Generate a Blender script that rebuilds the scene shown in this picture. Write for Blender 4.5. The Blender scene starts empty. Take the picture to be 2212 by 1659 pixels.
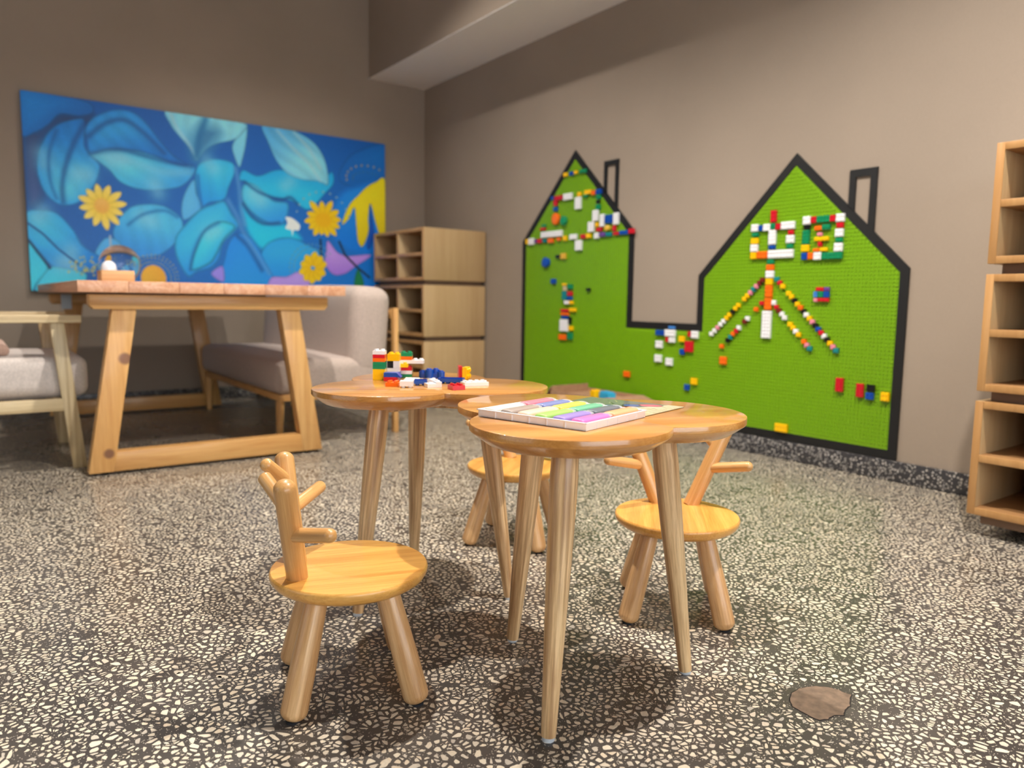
import bpy, bmesh, math, random
import numpy as np
from mathutils import Vector, Matrix

random.seed(7)
rng = np.random.default_rng(7)
scene = bpy.context.scene
COL = scene.collection

# ------------------------------------------------------------------ camera
YAW, PITCH, ROLL = 0.6317, 0.1116, 0.0144
CAM = Vector((-2.97941, -5.28885, 0.70))
_f = Vector((math.sin(YAW) * math.cos(PITCH), math.cos(YAW) * math.cos(PITCH), -math.sin(PITCH)))
_r0 = Vector((math.cos(YAW), -math.sin(YAW), 0))
_u0 = _r0.cross(_f)
_r = math.cos(ROLL) * _r0 + math.sin(ROLL) * _u0
_u = -math.sin(ROLL) * _r0 + math.cos(ROLL) * _u0
cam_data = bpy.data.cameras.new('camera')
cam_data.sensor_width = 36.0
cam_data.lens = 36.0 * 1600.2 / 2212.0
cam_data.clip_start = 0.02
cam_data.dof.use_dof = True
cam_data.dof.focus_distance = 1.35
cam_data.dof.aperture_fstop = 3.0
camera = bpy.data.objects.new('camera', cam_data)
COL.objects.link(camera)
m = Matrix.Identity(4)
for i in range(3):
    m[i][0] = _r[i]; m[i][1] = _u[i]; m[i][2] = -_f[i]; m[i][3] = CAM[i]
camera.matrix_world = m
scene.camera = camera

# ------------------------------------------------------------------ world, lights, exposure
world = bpy.data.worlds.new('world')
scene.world = world
world.use_nodes = True
_bg = world.node_tree.nodes['Background']
_bg.inputs[0].default_value = (0.86, 0.93, 1.0, 1)
_bg.inputs[1].default_value = 0.55

def light(name, kind, loc, energy, color, aim=None, **kw):
    d = bpy.data.lights.new(name, kind)
    d.energy = energy
    d.color = color
    for k, v in kw.items():
        setattr(d, k, v)
    o = bpy.data.objects.new(name, d)
    COL.objects.link(o)
    o.location = loc
    if aim is not None:
        o.rotation_euler = (Vector(aim) - Vector(loc)).to_track_quat('-Z', 'Y').to_euler()
    return o

WARM = (1.0, 0.935, 0.85)
DAY = (0.91, 0.955, 1.0)
# recessed ceiling downlights in a row in front of the soffit, and one over the small tables
for _x, _y, _e in ((-1.42, -4.75, 320), (-2.0, -3.15, 265), (-1.42, -1.7, 110)):
    light('downlight', 'SPOT', (_x, _y, 3.0), _e, WARM, (_x, _y, 0), spot_size=math.radians(135), spot_blend=0.7, shadow_soft_size=0.032)
# daylight through the shop window in the far side wall and the glazed front behind the camera
light('window_daylight', 'AREA', (-6.35, -3.4, 1.35), 12, DAY, (-1.5, -2.6, 0.8), shape='RECTANGLE', size=3.4, size_y=2.1)
light('front_daylight', 'AREA', (-2.4, -8.3, 1.25), 92, DAY, (-2.0, -2.0, 0.8), shape='RECTANGLE', size=4.0, size_y=1.8)

vs = scene.view_settings
vs.view_transform = 'Standard'
vs.look = 'None'
vs.gamma = 1.0
vs.use_curve_mapping = False
vs.exposure = 0.0
scene.cycles.use_denoising = True
scene.cycles.max_bounces = 6
scene.cycles.diffuse_bounces = 3
scene.cycles.glossy_bounces = 2
scene.cycles.transmission_bounces = 5
scene.cycles.caustics_reflective = False
scene.cycles.caustics_refractive = False
scene.cycles.use_adaptive_sampling = True
scene.cycles.adaptive_threshold = 0.08
scene.cycles.adaptive_min_samples = 12
scene.cycles.sample_clamp_indirect = 6.0

# ------------------------------------------------------------------ helpers
def lin(c):
    out = []
    for v in c:
        v = v / 255.0
        out.append(v / 12.92 if v <= 0.04045 else ((v + 0.055) / 1.055) ** 2.4)
    return tuple(out)

def rgba(c):
    return lin(c) + (1.0,)

class NT:
    def __init__(self, name):
        self.m = bpy.data.materials.new(name)
        self.m.use_nodes = True
        self.t = self.m.node_tree
        self.p = self.t.nodes['Principled BSDF']
    def n(self, kind, **kw):
        nd = self.t.nodes.new(kind)
        for k, v in kw.items():
            if k.startswith('i_'):
                nd.inputs[k[2:]].default_value = v
            elif k.startswith('n_'):
                nd.inputs[int(k[2:])].default_value = v
            else:
                setattr(nd, k, v)
        return nd
    def l(self, a, ai, b, bi):
        self.t.links.new(a.outputs[ai], b.inputs[bi])
    def ramp(self, stops):
        r = self.n('ShaderNodeValToRGB')
        e = r.color_ramp.elements
        while len(e) < len(stops):
            e.new(0.5)
        for k, (pos, c) in enumerate(stops):
            e[k].position = pos
            e[k].color = rgba(c)
        return r

MATS = {}

def plain(name, c, rough=0.5, coat=0.0, noise=0.0, nscale=8.0, bump=0.0, bscale=200.0, spec=0.5, sheen=0.0):
    if name in MATS:
        return MATS[name]
    N = NT(name)
    N.p.inputs['Roughness'].default_value = rough
    N.p.inputs['Coat Weight'].default_value = coat
    N.p.inputs['Coat Roughness'].default_value = 0.08
    N.p.inputs['Specular IOR Level'].default_value = spec
    N.p.inputs['Sheen Weight'].default_value = sheen
    tc = N.n('ShaderNodeTexCoord')
    if noise > 0:
        nz = N.n('ShaderNodeTexNoise', i_Scale=nscale, i_Detail=4.0)
        N.l(tc, 'Object', nz, 'Vector')
        lo = tuple(v * (1 - noise) for v in c)
        hi = tuple(min(255, v * (1 + noise)) for v in c)
        r = N.ramp([(0.3, lo), (0.7, hi)])
        N.l(nz, 'Fac', r, 'Fac')
        N.l(r, 'Color', N.p, 'Base Color')
    else:
        N.p.inputs['Base Color'].default_value = rgba(c)
    if bump > 0:
        nb = N.n('ShaderNodeTexNoise', i_Scale=bscale, i_Detail=2.0)
        N.l(tc, 'Object', nb, 'Vector')
        b = N.n('ShaderNodeBump', i_Strength=bump, i_Distance=0.002)
        N.l(nb, 'Fac', b, 'Height')
        N.l(b, 'Normal', N.p, 'Normal')
    MATS[name] = N.m
    return N.m

def wood(name, light_c, dark_c, axis='z', fine=55.0, stretch=0.05, rough=0.35, coat=0.3, ring=5.0, contrast=1.0, knots=()):
    """grain that runs along one object axis, with broad growth-ring figure and thin pores"""
    if name in MATS:
        return MATS[name]
    N = NT(name)
    N.p.inputs['Roughness'].default_value = rough
    N.p.inputs['Coat Weight'].default_value = coat
    N.p.inputs['Coat Roughness'].default_value = 0.12
    tc = N.n('ShaderNodeTexCoord')
    oi = N.n('ShaderNodeObjectInfo')
    off = N.n('ShaderNodeMath', operation='MULTIPLY', n_1=7.3)
    N.l(oi, 'Random', off, 0)
    add = N.n('ShaderNodeVectorMath', operation='ADD')
    N.l(tc, 'Object', add, 0)
    N.l(off, 'Value', add, 1)
    s = [1.0, 1.0, 1.0]
    s['xyz'.index(axis)] = stretch
    mp = N.n('ShaderNodeMapping')
    mp.inputs['Scale'].default_value = s
    N.l(add, 'Vector', mp, 'Vector')
    n1 = N.n('ShaderNodeTexNoise', i_Scale=ring * 4, i_Detail=3.0, i_Distortion=0.6)
    N.l(mp, 'Vector', n1, 'Vector')
    # growth rings: sine of the broad noise
    mul = N.n('ShaderNodeMath', operation='MULTIPLY', n_1=26.0)
    N.l(n1, 'Fac', mul, 0)
    sn = N.n('ShaderNodeMath', operation='SINE')
    N.l(mul, 'Value', sn, 0)
    n2 = N.n('ShaderNodeTexNoise', i_Scale=fine * 4, i_Detail=4.0, i_Roughness=0.65)
    N.l(mp, 'Vector', n2, 'Vector')
    a1 = N.n('ShaderNodeMath', operation='MULTIPLY_ADD', n_1=0.19 * contrast, n_2=0.5)
    N.l(sn, 'Value', a1, 0)
    d2 = N.n('ShaderNodeMath', operation='SUBTRACT', n_1=0.5)
    N.l(n2, 'Fac', d2, 0)
    a2 = N.n('ShaderNodeMath', operation='MULTIPLY_ADD', n_1=1.1 * contrast)
    N.l(d2, 'Value', a2, 0)
    N.l(a1, 'Value', a2, 2)
    mid = tuple((a + b) / 2 for a, b in zip(light_c, dark_c))
    r = N.ramp([(0.12, dark_c), (0.5, mid), (0.85, light_c)])
    N.l(a2, 'Value', r, 'Fac')
    hv = N.n('ShaderNodeHueSaturation')
    vr = N.n('ShaderNodeMath', operation='MULTIPLY_ADD', n_1=0.16, n_2=0.92)
    N.l(oi, 'Random', vr, 0)
    N.l(vr, 'Value', hv, 'Value')
    N.l(r, 'Color', hv, 'Color')
    last = (hv, 'Color')
    for (kx, ky, kz, kr) in knots:
        sub = N.n('ShaderNodeVectorMath', operation='DISTANCE')
        N.l(tc, 'Object', sub, 0)
        sub.inputs[1].default_value = (kx, ky, kz)
        mr = N.n('ShaderNodeMapRange', n_1=kr, n_2=kr * 0.7, n_3=0.0, n_4=0.85)
        N.l(sub, 'Value', mr, 'Value')
        mx = N.n('ShaderNodeMix', data_type='RGBA')
        N.l(mr, 'Result', mx, 0)
        N.l(last[0], last[1], mx, 6)
        mx.inputs[7].default_value = rgba((120, 80, 68))
        last = (mx, 2)
    N.l(last[0], last[1], N.p, 'Base Color')
    b = N.n('ShaderNodeBump', i_Strength=0.12, i_Distance=0.0006)
    N.l(n2, 'Fac', b, 'Height')
    N.l(b, 'Normal', N.p, 'Normal')
    MATS[name] = N.m
    return N.m

def new_obj(name, verts, faces, mat=None, parent=None, smooth=False):
    me = bpy.data.meshes.new(name)
    me.from_pydata([tuple(v) for v in verts], [], faces)
    me.update()
    if smooth:
        me.polygons.foreach_set('use_smooth', [True] * len(me.polygons))
    if mat:
        me.materials.append(mat)
    o = bpy.data.objects.new(name, me)
    COL.objects.link(o)
    if parent is not None:
        o.parent = parent
    return o

def bm_obj(name, bm, mat=None, parent=None, smooth=False, loc=None, rot=None):
    me = bpy.data.meshes.new(name)
    bmesh.ops.recalc_face_normals(bm, faces=bm.faces)
    bm.to_mesh(me)
    bm.free()
    if smooth:
        me.polygons.foreach_set('use_smooth', [True] * len(me.polygons))
        try:
            me.set_sharp_from_angle(angle=math.radians(40))
        except Exception:
            pass
    if mat:
        me.materials.append(mat)
    o = bpy.data.objects.new(name, me)
    COL.objects.link(o)
    if parent is not None:
        o.parent = parent
    if loc is not None:
        o.location = loc
    if rot is not None:
        o.rotation_euler = rot
    return o

def empty(name, loc, rz=0.0):
    o = bpy.data.objects.new(name, None)
    COL.objects.link(o)
    o.location = loc
    o.rotation_euler = (0, 0, rz)
    o.empty_display_size = 0.05
    return o

def tag(o, label, cat, group=None, kind=None):
    o['label'] = label
    o['category'] = cat
    if group:
        o['group'] = group
    if kind:
        o['kind'] = kind
    return o

def struct(o, label=None):
    o['kind'] = 'structure'
    if label:
        o['label'] = label
    return o

def box(name, lo, hi, mat, parent=None, bevel=0.0, seg=2, smooth=False, origin=None):
    """axis aligned box lo..hi; its origin sits at its centre so that grain follows the piece"""
    lo, hi = Vector(lo), Vector(hi)
    c = (lo + hi) / 2
    s = hi - lo
    bm = bmesh.new()
    bmesh.ops.create_cube(bm, size=1.0)
    for v in bm.verts:
        v.co = Vector((v.co.x * s.x, v.co.y * s.y, v.co.z * s.z))
    if bevel > 0:
        bmesh.ops.bevel(bm, geom=bm.edges[:], offset=bevel, segments=seg, profile=0.5, affect='EDGES')
    return bm_obj(name, bm, mat, parent, smooth=(bevel > 0 or smooth), loc=c)

def prism(name, pts, lo, hi, axis, mat, parent=None, bevel=0.0):
    """polygon pts (2-D) extruded along an axis from lo to hi"""
    bm = bmesh.new()
    def co(p, t):
        if axis == 'y':
            return (p[0], t, p[1])
        if axis == 'x':
            return (t, p[0], p[1])
        return (p[0], p[1], t)
    a = [bm.verts.new(co(p, lo)) for p in pts]
    b = [bm.verts.new(co(p, hi)) for p in pts]
    n = len(pts)
    bm.faces.new(a)
    bm.faces.new(b[::-1])
    for i in range(n):
        bm.faces.new((a[i], b[i], b[(i + 1) % n], a[(i + 1) % n]))
    if bevel > 0:
        bmesh.ops.bevel(bm, geom=bm.edges[:], offset=bevel, segments=2, profile=0.5, affect='EDGES')
    return bm_obj(name, bm, mat, parent, smooth=bevel > 0)

def lathe_mesh(profile, seg=28):
    """profile: list of (r, z) bottom to top, capped where r == 0"""
    verts, faces, rings = [], [], []
    for r, z in profile:
        if r <= 1e-6:
            rings.append([len(verts)])
            verts.append((0, 0, z))
        else:
            rings.append(list(range(len(verts), len(verts) + seg)))
            for k in range(seg):
                a = 2 * math.pi * k / seg
                verts.append((r * math.cos(a), r * math.sin(a), z))
    for i in range(len(rings) - 1):
        A, B = rings[i], rings[i + 1]
        for k in range(seg):
            k2 = (k + 1) % seg
            if len(A) == 1 and len(B) > 1:
                faces.append((A[0], B[k2], B[k]))
            elif len(B) == 1 and len(A) > 1:
                faces.append((A[k], A[k2], B[0]))
            elif len(A) > 1:
                faces.append((A[k], A[k2], B[k2], B[k]))
    return verts, faces

def rod(name, p0, p1, r0, r1, mat, parent=None, round0=0.0, round1=0.0, mid=None, seg=24):
    """turned rod from p0 to p1; round0/round1 are the lengths of its rounded ends"""
    p0, p1 = Vector(p0), Vector(p1)
    L = (p1 - p0).length
    def end(r, h, steps=6):
        return [(r * math.cos(t), h * math.sin(t)) for t in (math.pi / 2 * k / steps for k in range(steps + 1))]
    prof = []
    if round0 > 0:
        prof += [(r, round0 - h) for r, h in end(r0, round0)][::-1]
        prof[0] = (0, 0)
    else:
        prof += [(0, 0), (r0, 0)]
    if mid:
        for t, r in mid:
            prof.append((r, L * t))
    if round1 > 0:
        e = [(r, L - round1 + h) for r, h in end(r1, round1)]
        e[-1] = (0, L)
        prof += e
    else:
        prof += [(r1, L), (0, L)]
    v, f = lathe_mesh(prof, seg)
    o = new_obj(name, v, f, mat, parent, smooth=True)
    try:
        o.data.set_sharp_from_angle(angle=math.radians(50))
    except Exception:
        pass
    o.location = p0
    o.rotation_mode = 'QUATERNION'
    o.rotation_quaternion = (p1 - p0).to_track_quat('Z', 'Y')
    return o

def copy_tree(o, parent=None):
    c = o.copy()
    COL.objects.link(c)
    c.parent = parent
    for ch in [x for x in bpy.data.objects if x.parent is o]:
        copy_tree(ch, c)
    return c

ORD = ['first', 'second', 'third', 'fourth', 'fifth', 'sixth', 'seventh', 'eighth', 'ninth', 'tenth', 'eleventh', 'twelfth']
# ------------------------------------------------------------------ room shell
def wall_material():
    N = NT('wall_cloth')
    N.p.inputs['Roughness'].default_value = 0.75
    N.p.inputs['Specular IOR Level'].default_value = 0.25
    tc = N.n('ShaderNodeTexCoord')
    mp = N.n('ShaderNodeMapping')
    mp.inputs['Scale'].default_value = (300, 300, 120)
    N.l(tc, 'Object', mp, 'Vector')
    nz = N.n('ShaderNodeTexNoise', i_Scale=1.0, i_Detail=2.0)
    N.l(mp, 'Vector', nz, 'Vector')
    n2 = N.n('ShaderNodeTexNoise', i_Scale=1.3, i_Detail=3.0)
    N.l(tc, 'Object', n2, 'Vector')
    ad = N.n('ShaderNodeMath', operation='MULTIPLY_ADD', n_1=0.35)
    N.l(nz, 'Fac', ad, 0)
    N.l(n2, 'Fac', ad, 2)
    r = N.ramp([(0.35, (149, 135, 121)), (1.0, (163, 148, 133))])
    N.l(ad, 'Value', r, 'Fac')
    N.l(r, 'Color', N.p, 'Base Color')
    b = N.n('ShaderNodeBump', i_Strength=0.15, i_Distance=0.001)
    N.l(nz, 'Fac', b, 'Height')
    N.l(b, 'Normal', N.p, 'Normal')
    return N.m

M_WALL = wall_material()
M_WHITE = plain('white_paint', (214, 211, 206), 0.7)

def terrazzo_material():
    """used on the skirting and where single chips can no longer be told apart"""
    N = NT('terrazzo')
    N.p.inputs['Roughness'].default_value = 0.3
    tc = N.n('ShaderNodeTexCoord')
    v = N.n('ShaderNodeTexVoronoi', feature='DISTANCE_TO_EDGE', i_Scale=95.0)
    c = N.n('ShaderNodeTexVoronoi', feature='F1', i_Scale=95.0)
    N.l(tc, 'Object', v, 'Vector')
    N.l(tc, 'Object', c, 'Vector')
    sep = N.n('ShaderNodeSeparateColor')
    N.l(c, 'Color', sep, 'Color')
    th = N.n('ShaderNodeMath', operation='MULTIPLY_ADD', n_1=0.26, n_2=0.12)
    N.l(sep, 0, th, 0)
    gt = N.n('ShaderNodeMath', operation='GREATER_THAN')
    N.l(v, 'Distance', gt, 0)
    N.l(th, 'Value', gt, 1)
    chip = N.ramp([(0.0, (150, 148, 148)), (0.5, (186, 180, 172)), (1.0, (168, 164, 160))])
    N.l(sep, 1, chip, 'Fac')
    mx = N.n('ShaderNodeMix', data_type='RGBA')
    N.l(gt, 'Value', mx, 0)
    mx.inputs[6].default_value = rgba((60, 59, 62))
    N.l(chip, 'Color', mx, 7)
    N.l(mx, 2, N.p, 'Base Color')
    return N.m

M_TERRAZZO = terrazzo_material()

def cement_material():
    N = NT('terrazzo_cement')
    N.p.inputs['Roughness'].default_value = 0.27
    tc = N.n('ShaderNodeTexCoord')
    nz = N.n('ShaderNodeTexNoise', i_Scale=4.0, i_Detail=5.0)
    N.l(tc, 'Object', nz, 'Vector')
    r = N.ramp([(0.3, (70, 66, 63)), (0.7, (90, 84, 79))])
    N.l(nz, 'Fac', r, 'Fac')
    # crushed fines between the chips
    v = N.n('ShaderNodeTexVoronoi', feature='F1', i_Scale=420.0)
    N.l(tc, 'Object', v, 'Vector')
    sep = N.n('ShaderNodeSeparateColor')
    N.l(v, 'Color', sep, 'Color')
    gt = N.n('ShaderNodeMath', operation='GREATER_THAN', n_1=0.86)
    N.l(sep, 0, gt, 0)
    lt = N.n('ShaderNodeMath', operation='LESS_THAN', n_1=0.42)
    N.l(v, 'Distance', lt, 0)
    an = N.n('ShaderNodeMath', operation='MULTIPLY')
    N.l(gt, 'Value', an, 0)
    N.l(lt, 'Value', an, 1)
    mx = N.n('ShaderNodeMix', data_type='RGBA')
    N.l(an, 'Value', mx, 0)
    N.l(r, 'Color', mx, 6)
    mx.inputs[7].default_value = rgba((190, 180, 164))
    N.l(mx, 2, N.p, 'Base Color')
    # worn polish
    n3 = N.n('ShaderNodeTexNoise', i_Scale=2.2, i_Detail=4.0)
    N.l(tc, 'Object', n3, 'Vector')
    mr = N.n('ShaderNodeMapRange', n_1=0.3, n_2=0.7, n_3=0.2, n_4=0.34)
    N.l(n3, 'Fac', mr, 'Value')
    N.l(mr, 'Result', N.p, 'Roughness')
    return N.m

def chip_material():
    N = NT('marble_chip')
    N.p.inputs['Roughness'].default_value = 0.27
    g = N.n('ShaderNodeNewGeometry')
    oi = N.n('ShaderNodeObjectInfo')
    ad = N.n('ShaderNodeMath', operation='ADD')
    N.l(g, 'Random Per Island', ad, 0)
    N.l(oi, 'Random', ad, 1)
    fr = N.n('ShaderNodeMath', operation='FRACT')
    N.l(ad, 'Value', fr, 0)
    r = N.ramp([(0.0, (186, 178, 167)), (0.2, (226, 212, 190)), (0.55, (240, 228, 205)), (0.8, (232, 214, 188)), (1.0, (214, 204, 188))])
    N.l(fr, 'Value', r, 'Fac')
    tc = N.n('ShaderNodeTexCoord')
    nz = N.n('ShaderNodeTexNoise', i_Scale=260.0, i_Detail=2.0)
    N.l(tc, 'Object', nz, 'Vector')
    hv = N.n('ShaderNodeHueSaturation')
    mr = N.n('ShaderNodeMapRange', n_1=0.3, n_2=0.7, n_3=0.9, n_4=1.06)
    N.l(nz, 'Fac', mr, 'Value')
    N.l(mr, 'Result', hv, 'Value')
    N.l(r, 'Color', hv, 'Color')
    N.l(hv, 'Color', N.p, 'Base Color')
    return N.m

M_CEMENT = cement_material()
M_CHIP = chip_material()

RX0, RX1, RY0, RY1, HZ = -6.6, 0.0, -8.6, 0.0, 3.06

floor = struct(box('floor', (RX0, RY0, -0.12), (RX1 + 0.15, RY1 + 0.15, 0.0), M_CEMENT), 'dark grey terrazzo floor with cream marble chips')
ceiling = struct(box('ceiling', (RX0, RY0, HZ), (RX1 + 0.15, RY1 + 0.15, HZ + 0.12), M_WHITE))
wall_back = struct(box('wall_back', (RX0, RY1, 0.0), (RX1 + 0.15, RY1 + 0.15, HZ), M_WALL), 'taupe cloth-covered wall behind the mural')
wall_right = struct(box('wall_right', (RX1, RY0, 0.0), (RX1 + 0.15, RY1, HZ), M_WALL), 'taupe cloth-covered wall carrying the green brick board')
# side wall and shop front with their window openings
def wall_with_opening(name, axis, pos, a0, a1, o0, o1, z0, z1):
    t = 0.15
    bm = bmesh.new()
    def bx(lo, hi):
        r = bmesh.ops.create_cube(bm, size=1.0)
        for v in r['verts']:
            v.co = Vector([lo[k] + (v.co[k] + 0.5) * (hi[k] - lo[k]) for k in range(3)])
    for (b0, b1, c0, c1) in ((a0, o0, 0, HZ), (o1, a1, 0, HZ), (o0, o1, 0, z0), (o0, o1, z1, HZ)):
        if axis == 'x':
            bx((pos - t, b0, c0), (pos, b1, c1))
        else:
            bx((b0, pos - t, c0), (b1, pos, c1))
    return struct(bm_obj(name, bm, M_WALL))
wall_with_opening('wall_left', 'x', RX0, RY0, RY1, -5.2, -1.6, 0.25, 2.45)
wall_with_opening('wall_front', 'y', RY0, RX0 + 0.001, RX1 + 0.15, -4.6, -0.2, 0.3, 2.7)
# dropped soffit along the board wall: same cloth on its face, white underside
soffit = struct(box('trim_1', (-0.473, RY0, 2.336), (-0.001, -0.001, HZ - 0.001), M_WALL), 'boxed-in beam along the top of the board wall')
under = box('soffit_underside', (-0.473, RY0, 2.333), (-0.001, -0.001, 2.3362), plain('soffit_white', (240, 239, 238), 0.7))
under.parent = soffit
under.matrix_parent_inverse = Matrix.Translation(-soffit.location)
struct(box('baseboard_right', (-0.016, RY0, 0.0), (-0.0005, -0.017, 0.083), M_TERRAZZO, bevel=0.003), 'terrazzo skirting under the green board')
struct(box('baseboard_back', (RX0, -0.016, 0.0), (-0.0005, -0.0005, 0.083), M_TERRAZZO, bevel=0.003))

# ------------------------------------------------------------------ terrazzo chips
def voronoi_tile(size, n):
    pts = rng.random((n, 2)) * size
    # thin out the closest pairs a little
    cell = 0.021
    k = int(size / cell)
    cell = size / k
    grid = {}
    for i, (x, y) in enumerate(pts):
        grid.setdefault((int(x / cell) % k, int(y / cell) % k), []).append(i)
    polys = []
    P = pts.tolist()
    for i in range(n):
        x, y = P[i]
        cx, cy = int(x / cell), int(y / cell)
        nb = []
        for dx in (-1, 0, 1):
            for dy in (-1, 0, 1):
                for j in grid.get(((cx + dx) % k, (cy + dy) % k), ()):
                    if j != i:
                        qx, qy = P[j][0] - x, P[j][1] - y
                        if qx > size / 2: qx -= size
                        if qx < -size / 2: qx += size
                        if qy > size / 2: qy -= size
                        if qy < -size / 2: qy += size
                        nb.append((qx * qx + qy * qy, qx, qy))
        nb.sort()
        h = 0.024
        poly = [(-h, -h), (h, -h), (h, h), (-h, h)]
        rad2 = 2 * h * h
        for d2, qx, qy in nb:
            if d2 > 4 * rad2:
                break
            half = d2 / 2
            out = []
            m_ = len(poly)
            for a in range(m_):
                px, py = poly[a]
                sx, sy = poly[(a + 1) % m_]
                d0 = px * qx + py * qy - half
                d1 = sx * qx + sy * qy - half
                if d0 <= 0:
                    out.append((px, py))
                if (d0 < 0 < d1) or (d1 < 0 < d0):
                    t = d0 / (d0 - d1)
                    out.append((px + (sx - px) * t, py + (sy - py) * t))
            poly = out
            if len(poly) < 3:
                break
            rad2 = max(a * a + b * b for a, b in poly)
        if len(poly) >= 3:
            polys.append((x, y, poly))
    return polys

def make_chips():
    T = 1.1
    tile = voronoi_tile(T, int(6600 * T * T))
    shapes = []
    for x, y, poly in tile:
        if random.random() < 0.10:
            continue
        a = np.array(poly)
        c = a.mean(axis=0)
        d = a - c
        size = np.sqrt((d ** 2).sum(1)).mean()
        if size < 0.0016:
            continue
        inset = random.uniform(0.0010, 0.0030)
        s = max(0.34, 0.97 - inset / size * 1.05)
        if size > 0.0085:
            s *= 0.82
        if size * s > 0.0105:
            s = 0.0105 / size
        # drop slivers of edges, knock the corners about
        d = d * s * (1 + rng.normal(0, 0.06, (len(d), 1)))
        ra = random.uniform(0, math.pi)      # squash across a random direction: splinters and slabs
        ax = np.array([math.cos(ra), math.sin(ra)])
        d = d - np.outer(d @ ax, ax) * random.choice((0.0, 0.05, 0.15, 0.25, 0.35, 0.45))
        keep = [0]
        for i in range(1, len(d)):
            if np.hypot(*(d[i] - d[keep[-1]])) > size * 0.22:
                keep.append(i)
        if len(keep) < 3:
            continue
        d = d[keep]
        shapes.append((x + c[0], y + c[1], d, size * s))
    centre = np.array([(s[0], s[1]) for s in shapes])
    cam = np.array(CAM)
    R, U, F = np.array(_r), np.array(_u), np.array(_f)
    near, far = [], []
    for tx in range(-5, 1):
        for ty in range(-6, 1):
            w = centre + np.array([tx * T, ty * T])
            v = np.column_stack([w, np.zeros(len(w))]) - cam
            z = v @ F
            zz = np.maximum(z, 1e-3)
            px, py = (v @ R) / zz, (v @ U) / zz
            ok = (w[:, 0] > -5.0) & (w[:, 0] < -0.018) & (w[:, 1] > -5.4) & (w[:, 1] < -0.018)
            for i in np.nonzero(ok)[0]:
                x, y = w[i]
                if ((x + 1.79) / 0.075) ** 2 + ((y + 4.61) / 0.06) ** 2 < 1.0:
                    continue
                d = shapes[i][2]
                dist = z[i]
                infr = z[i] > 0.3 and abs(px[i]) < 0.67 and abs(py[i]) < 0.5
                (near if 0.4 < dist < 2.1 and abs(px[i]) < 0.85 else far).append((x, y, d, dist, shapes[i][3], infr))
    return near, far

def chaikin(d):
    n = np.roll(d, -1, axis=0)
    return np.stack([d * 0.84 + n * 0.16, d * 0.16 + n * 0.84], axis=1).reshape(-1, 2)

near, far = make_chips()
near.sort(key=lambda c: -(c[4] / c[3]) if c[5] else 1.0)
single, near = near[:300], near[300:]
zt = 0.0002
verts, loops, starts, totals = [], [], [], []
k = 0
for group, rounded in ((near, True), (far, False)):
    for x, y, d, dist, s, infr in group:
        if rounded:
            d = chaikin(d)
        n = len(d)
        verts.append(np.column_stack([d[:, 0] + x, d[:, 1] + y, np.full(n, zt + random.uniform(0, 0.00012))]))
        starts.append(k)
        totals.append(n)
        k += n
V = np.concatenate(verts)
me = bpy.data.meshes.new('terrazzo_chips')
me.vertices.add(len(V))
me.vertices.foreach_set('co', V.ravel())
me.loops.add(k)
me.loops.foreach_set('vertex_index', np.arange(k, dtype=np.int32))
me.polygons.add(len(starts))
me.polygons.foreach_set('loop_start', np.array(starts, dtype=np.int32))
me.polygons.foreach_set('loop_total', np.array(totals, dtype=np.int32))
me.update(calc_edges=True)
me.materials.append(M_CHIP)
chips = bpy.data.objects.new('terrazzo_chips', me)
COL.objects.link(chips)
chips.parent = floor
chips.matrix_parent_inverse = floor.matrix_world.inverted() if False else Matrix.Translation(-floor.location)
chips['kind'] = 'stuff'
for x, y, d, dist, s, infr in single:
    d = chaikin(d)
    n = len(d)
    v = [(a, b, 0.0) for a, b in d] + [(a, b, -0.002) for a, b in d]
    f = [tuple(range(n))] + [(i, n + i, n + (i + 1) % n, (i + 1) % n) for i in range(n)]
    o = new_obj('stone_chip', v, f, M_CHIP, floor)
    o.location = Vector((x, y, zt)) - floor.location

# worn mortar patch let into the floor
patch_pts = [(-1.837, -4.580), (-1.812, -4.566), (-1.787, -4.563), (-1.753, -4.575), (-1.736, -4.592), (-1.731, -4.607), (-1.728, -4.631),
             (-1.750, -4.640), (-1.764, -4.649), (-1.785, -4.650), (-1.802, -4.659), (-1.815, -4.650), (-1.836, -4.650), (-1.851, -4.643), (-1.853, -4.620), (-1.851, -4.593)]
fine = []
for i in range(len(patch_pts)):
    p, q = patch_pts[i], patch_pts[(i + 1) % len(patch_pts)]
    for t in (0, 0.34, 0.67):
        fine.append((p[0] + (q[0] - p[0]) * t + random.uniform(-0.0012, 0.0012), p[1] + (q[1] - p[1]) * t + random.uniform(-0.0012, 0.0012)))
M_PATCH = plain('patch_mortar', (122, 102, 84), 0.8, noise=0.14, nscale=60, bump=0.4, bscale=150)
M_CRACK = plain('patch_crack', (36, 30, 27), 0.9)
pc = (-1.79, -4.608)
pf = floor.location
crack = new_obj('patch_joint', [((x - pc[0]) * 1.035, (y - pc[1]) * 1.045, 0.0) for x, y in fine], [tuple(range(len(fine)))[::-1]], M_CRACK, floor)
crack.location = Vector((pc[0], pc[1], 0.0004)) - pf
mp_ = new_obj('mortar_patch', [(x - pc[0], y - pc[1], 0.0) for x, y in fine] + [(x - pc[0], y - pc[1], -0.002) for x, y in fine],
              [tuple(range(len(fine)))[::-1]] + [(i, (i + 1) % len(fine), len(fine) + (i + 1) % len(fine), len(fine) + i) for i in range(len(fine))], M_PATCH, floor)
mp_.location = Vector((pc[0], pc[1], 0.0009)) - pf
mp_['label'] = 'brown mortar patch let into the terrazzo'
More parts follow.
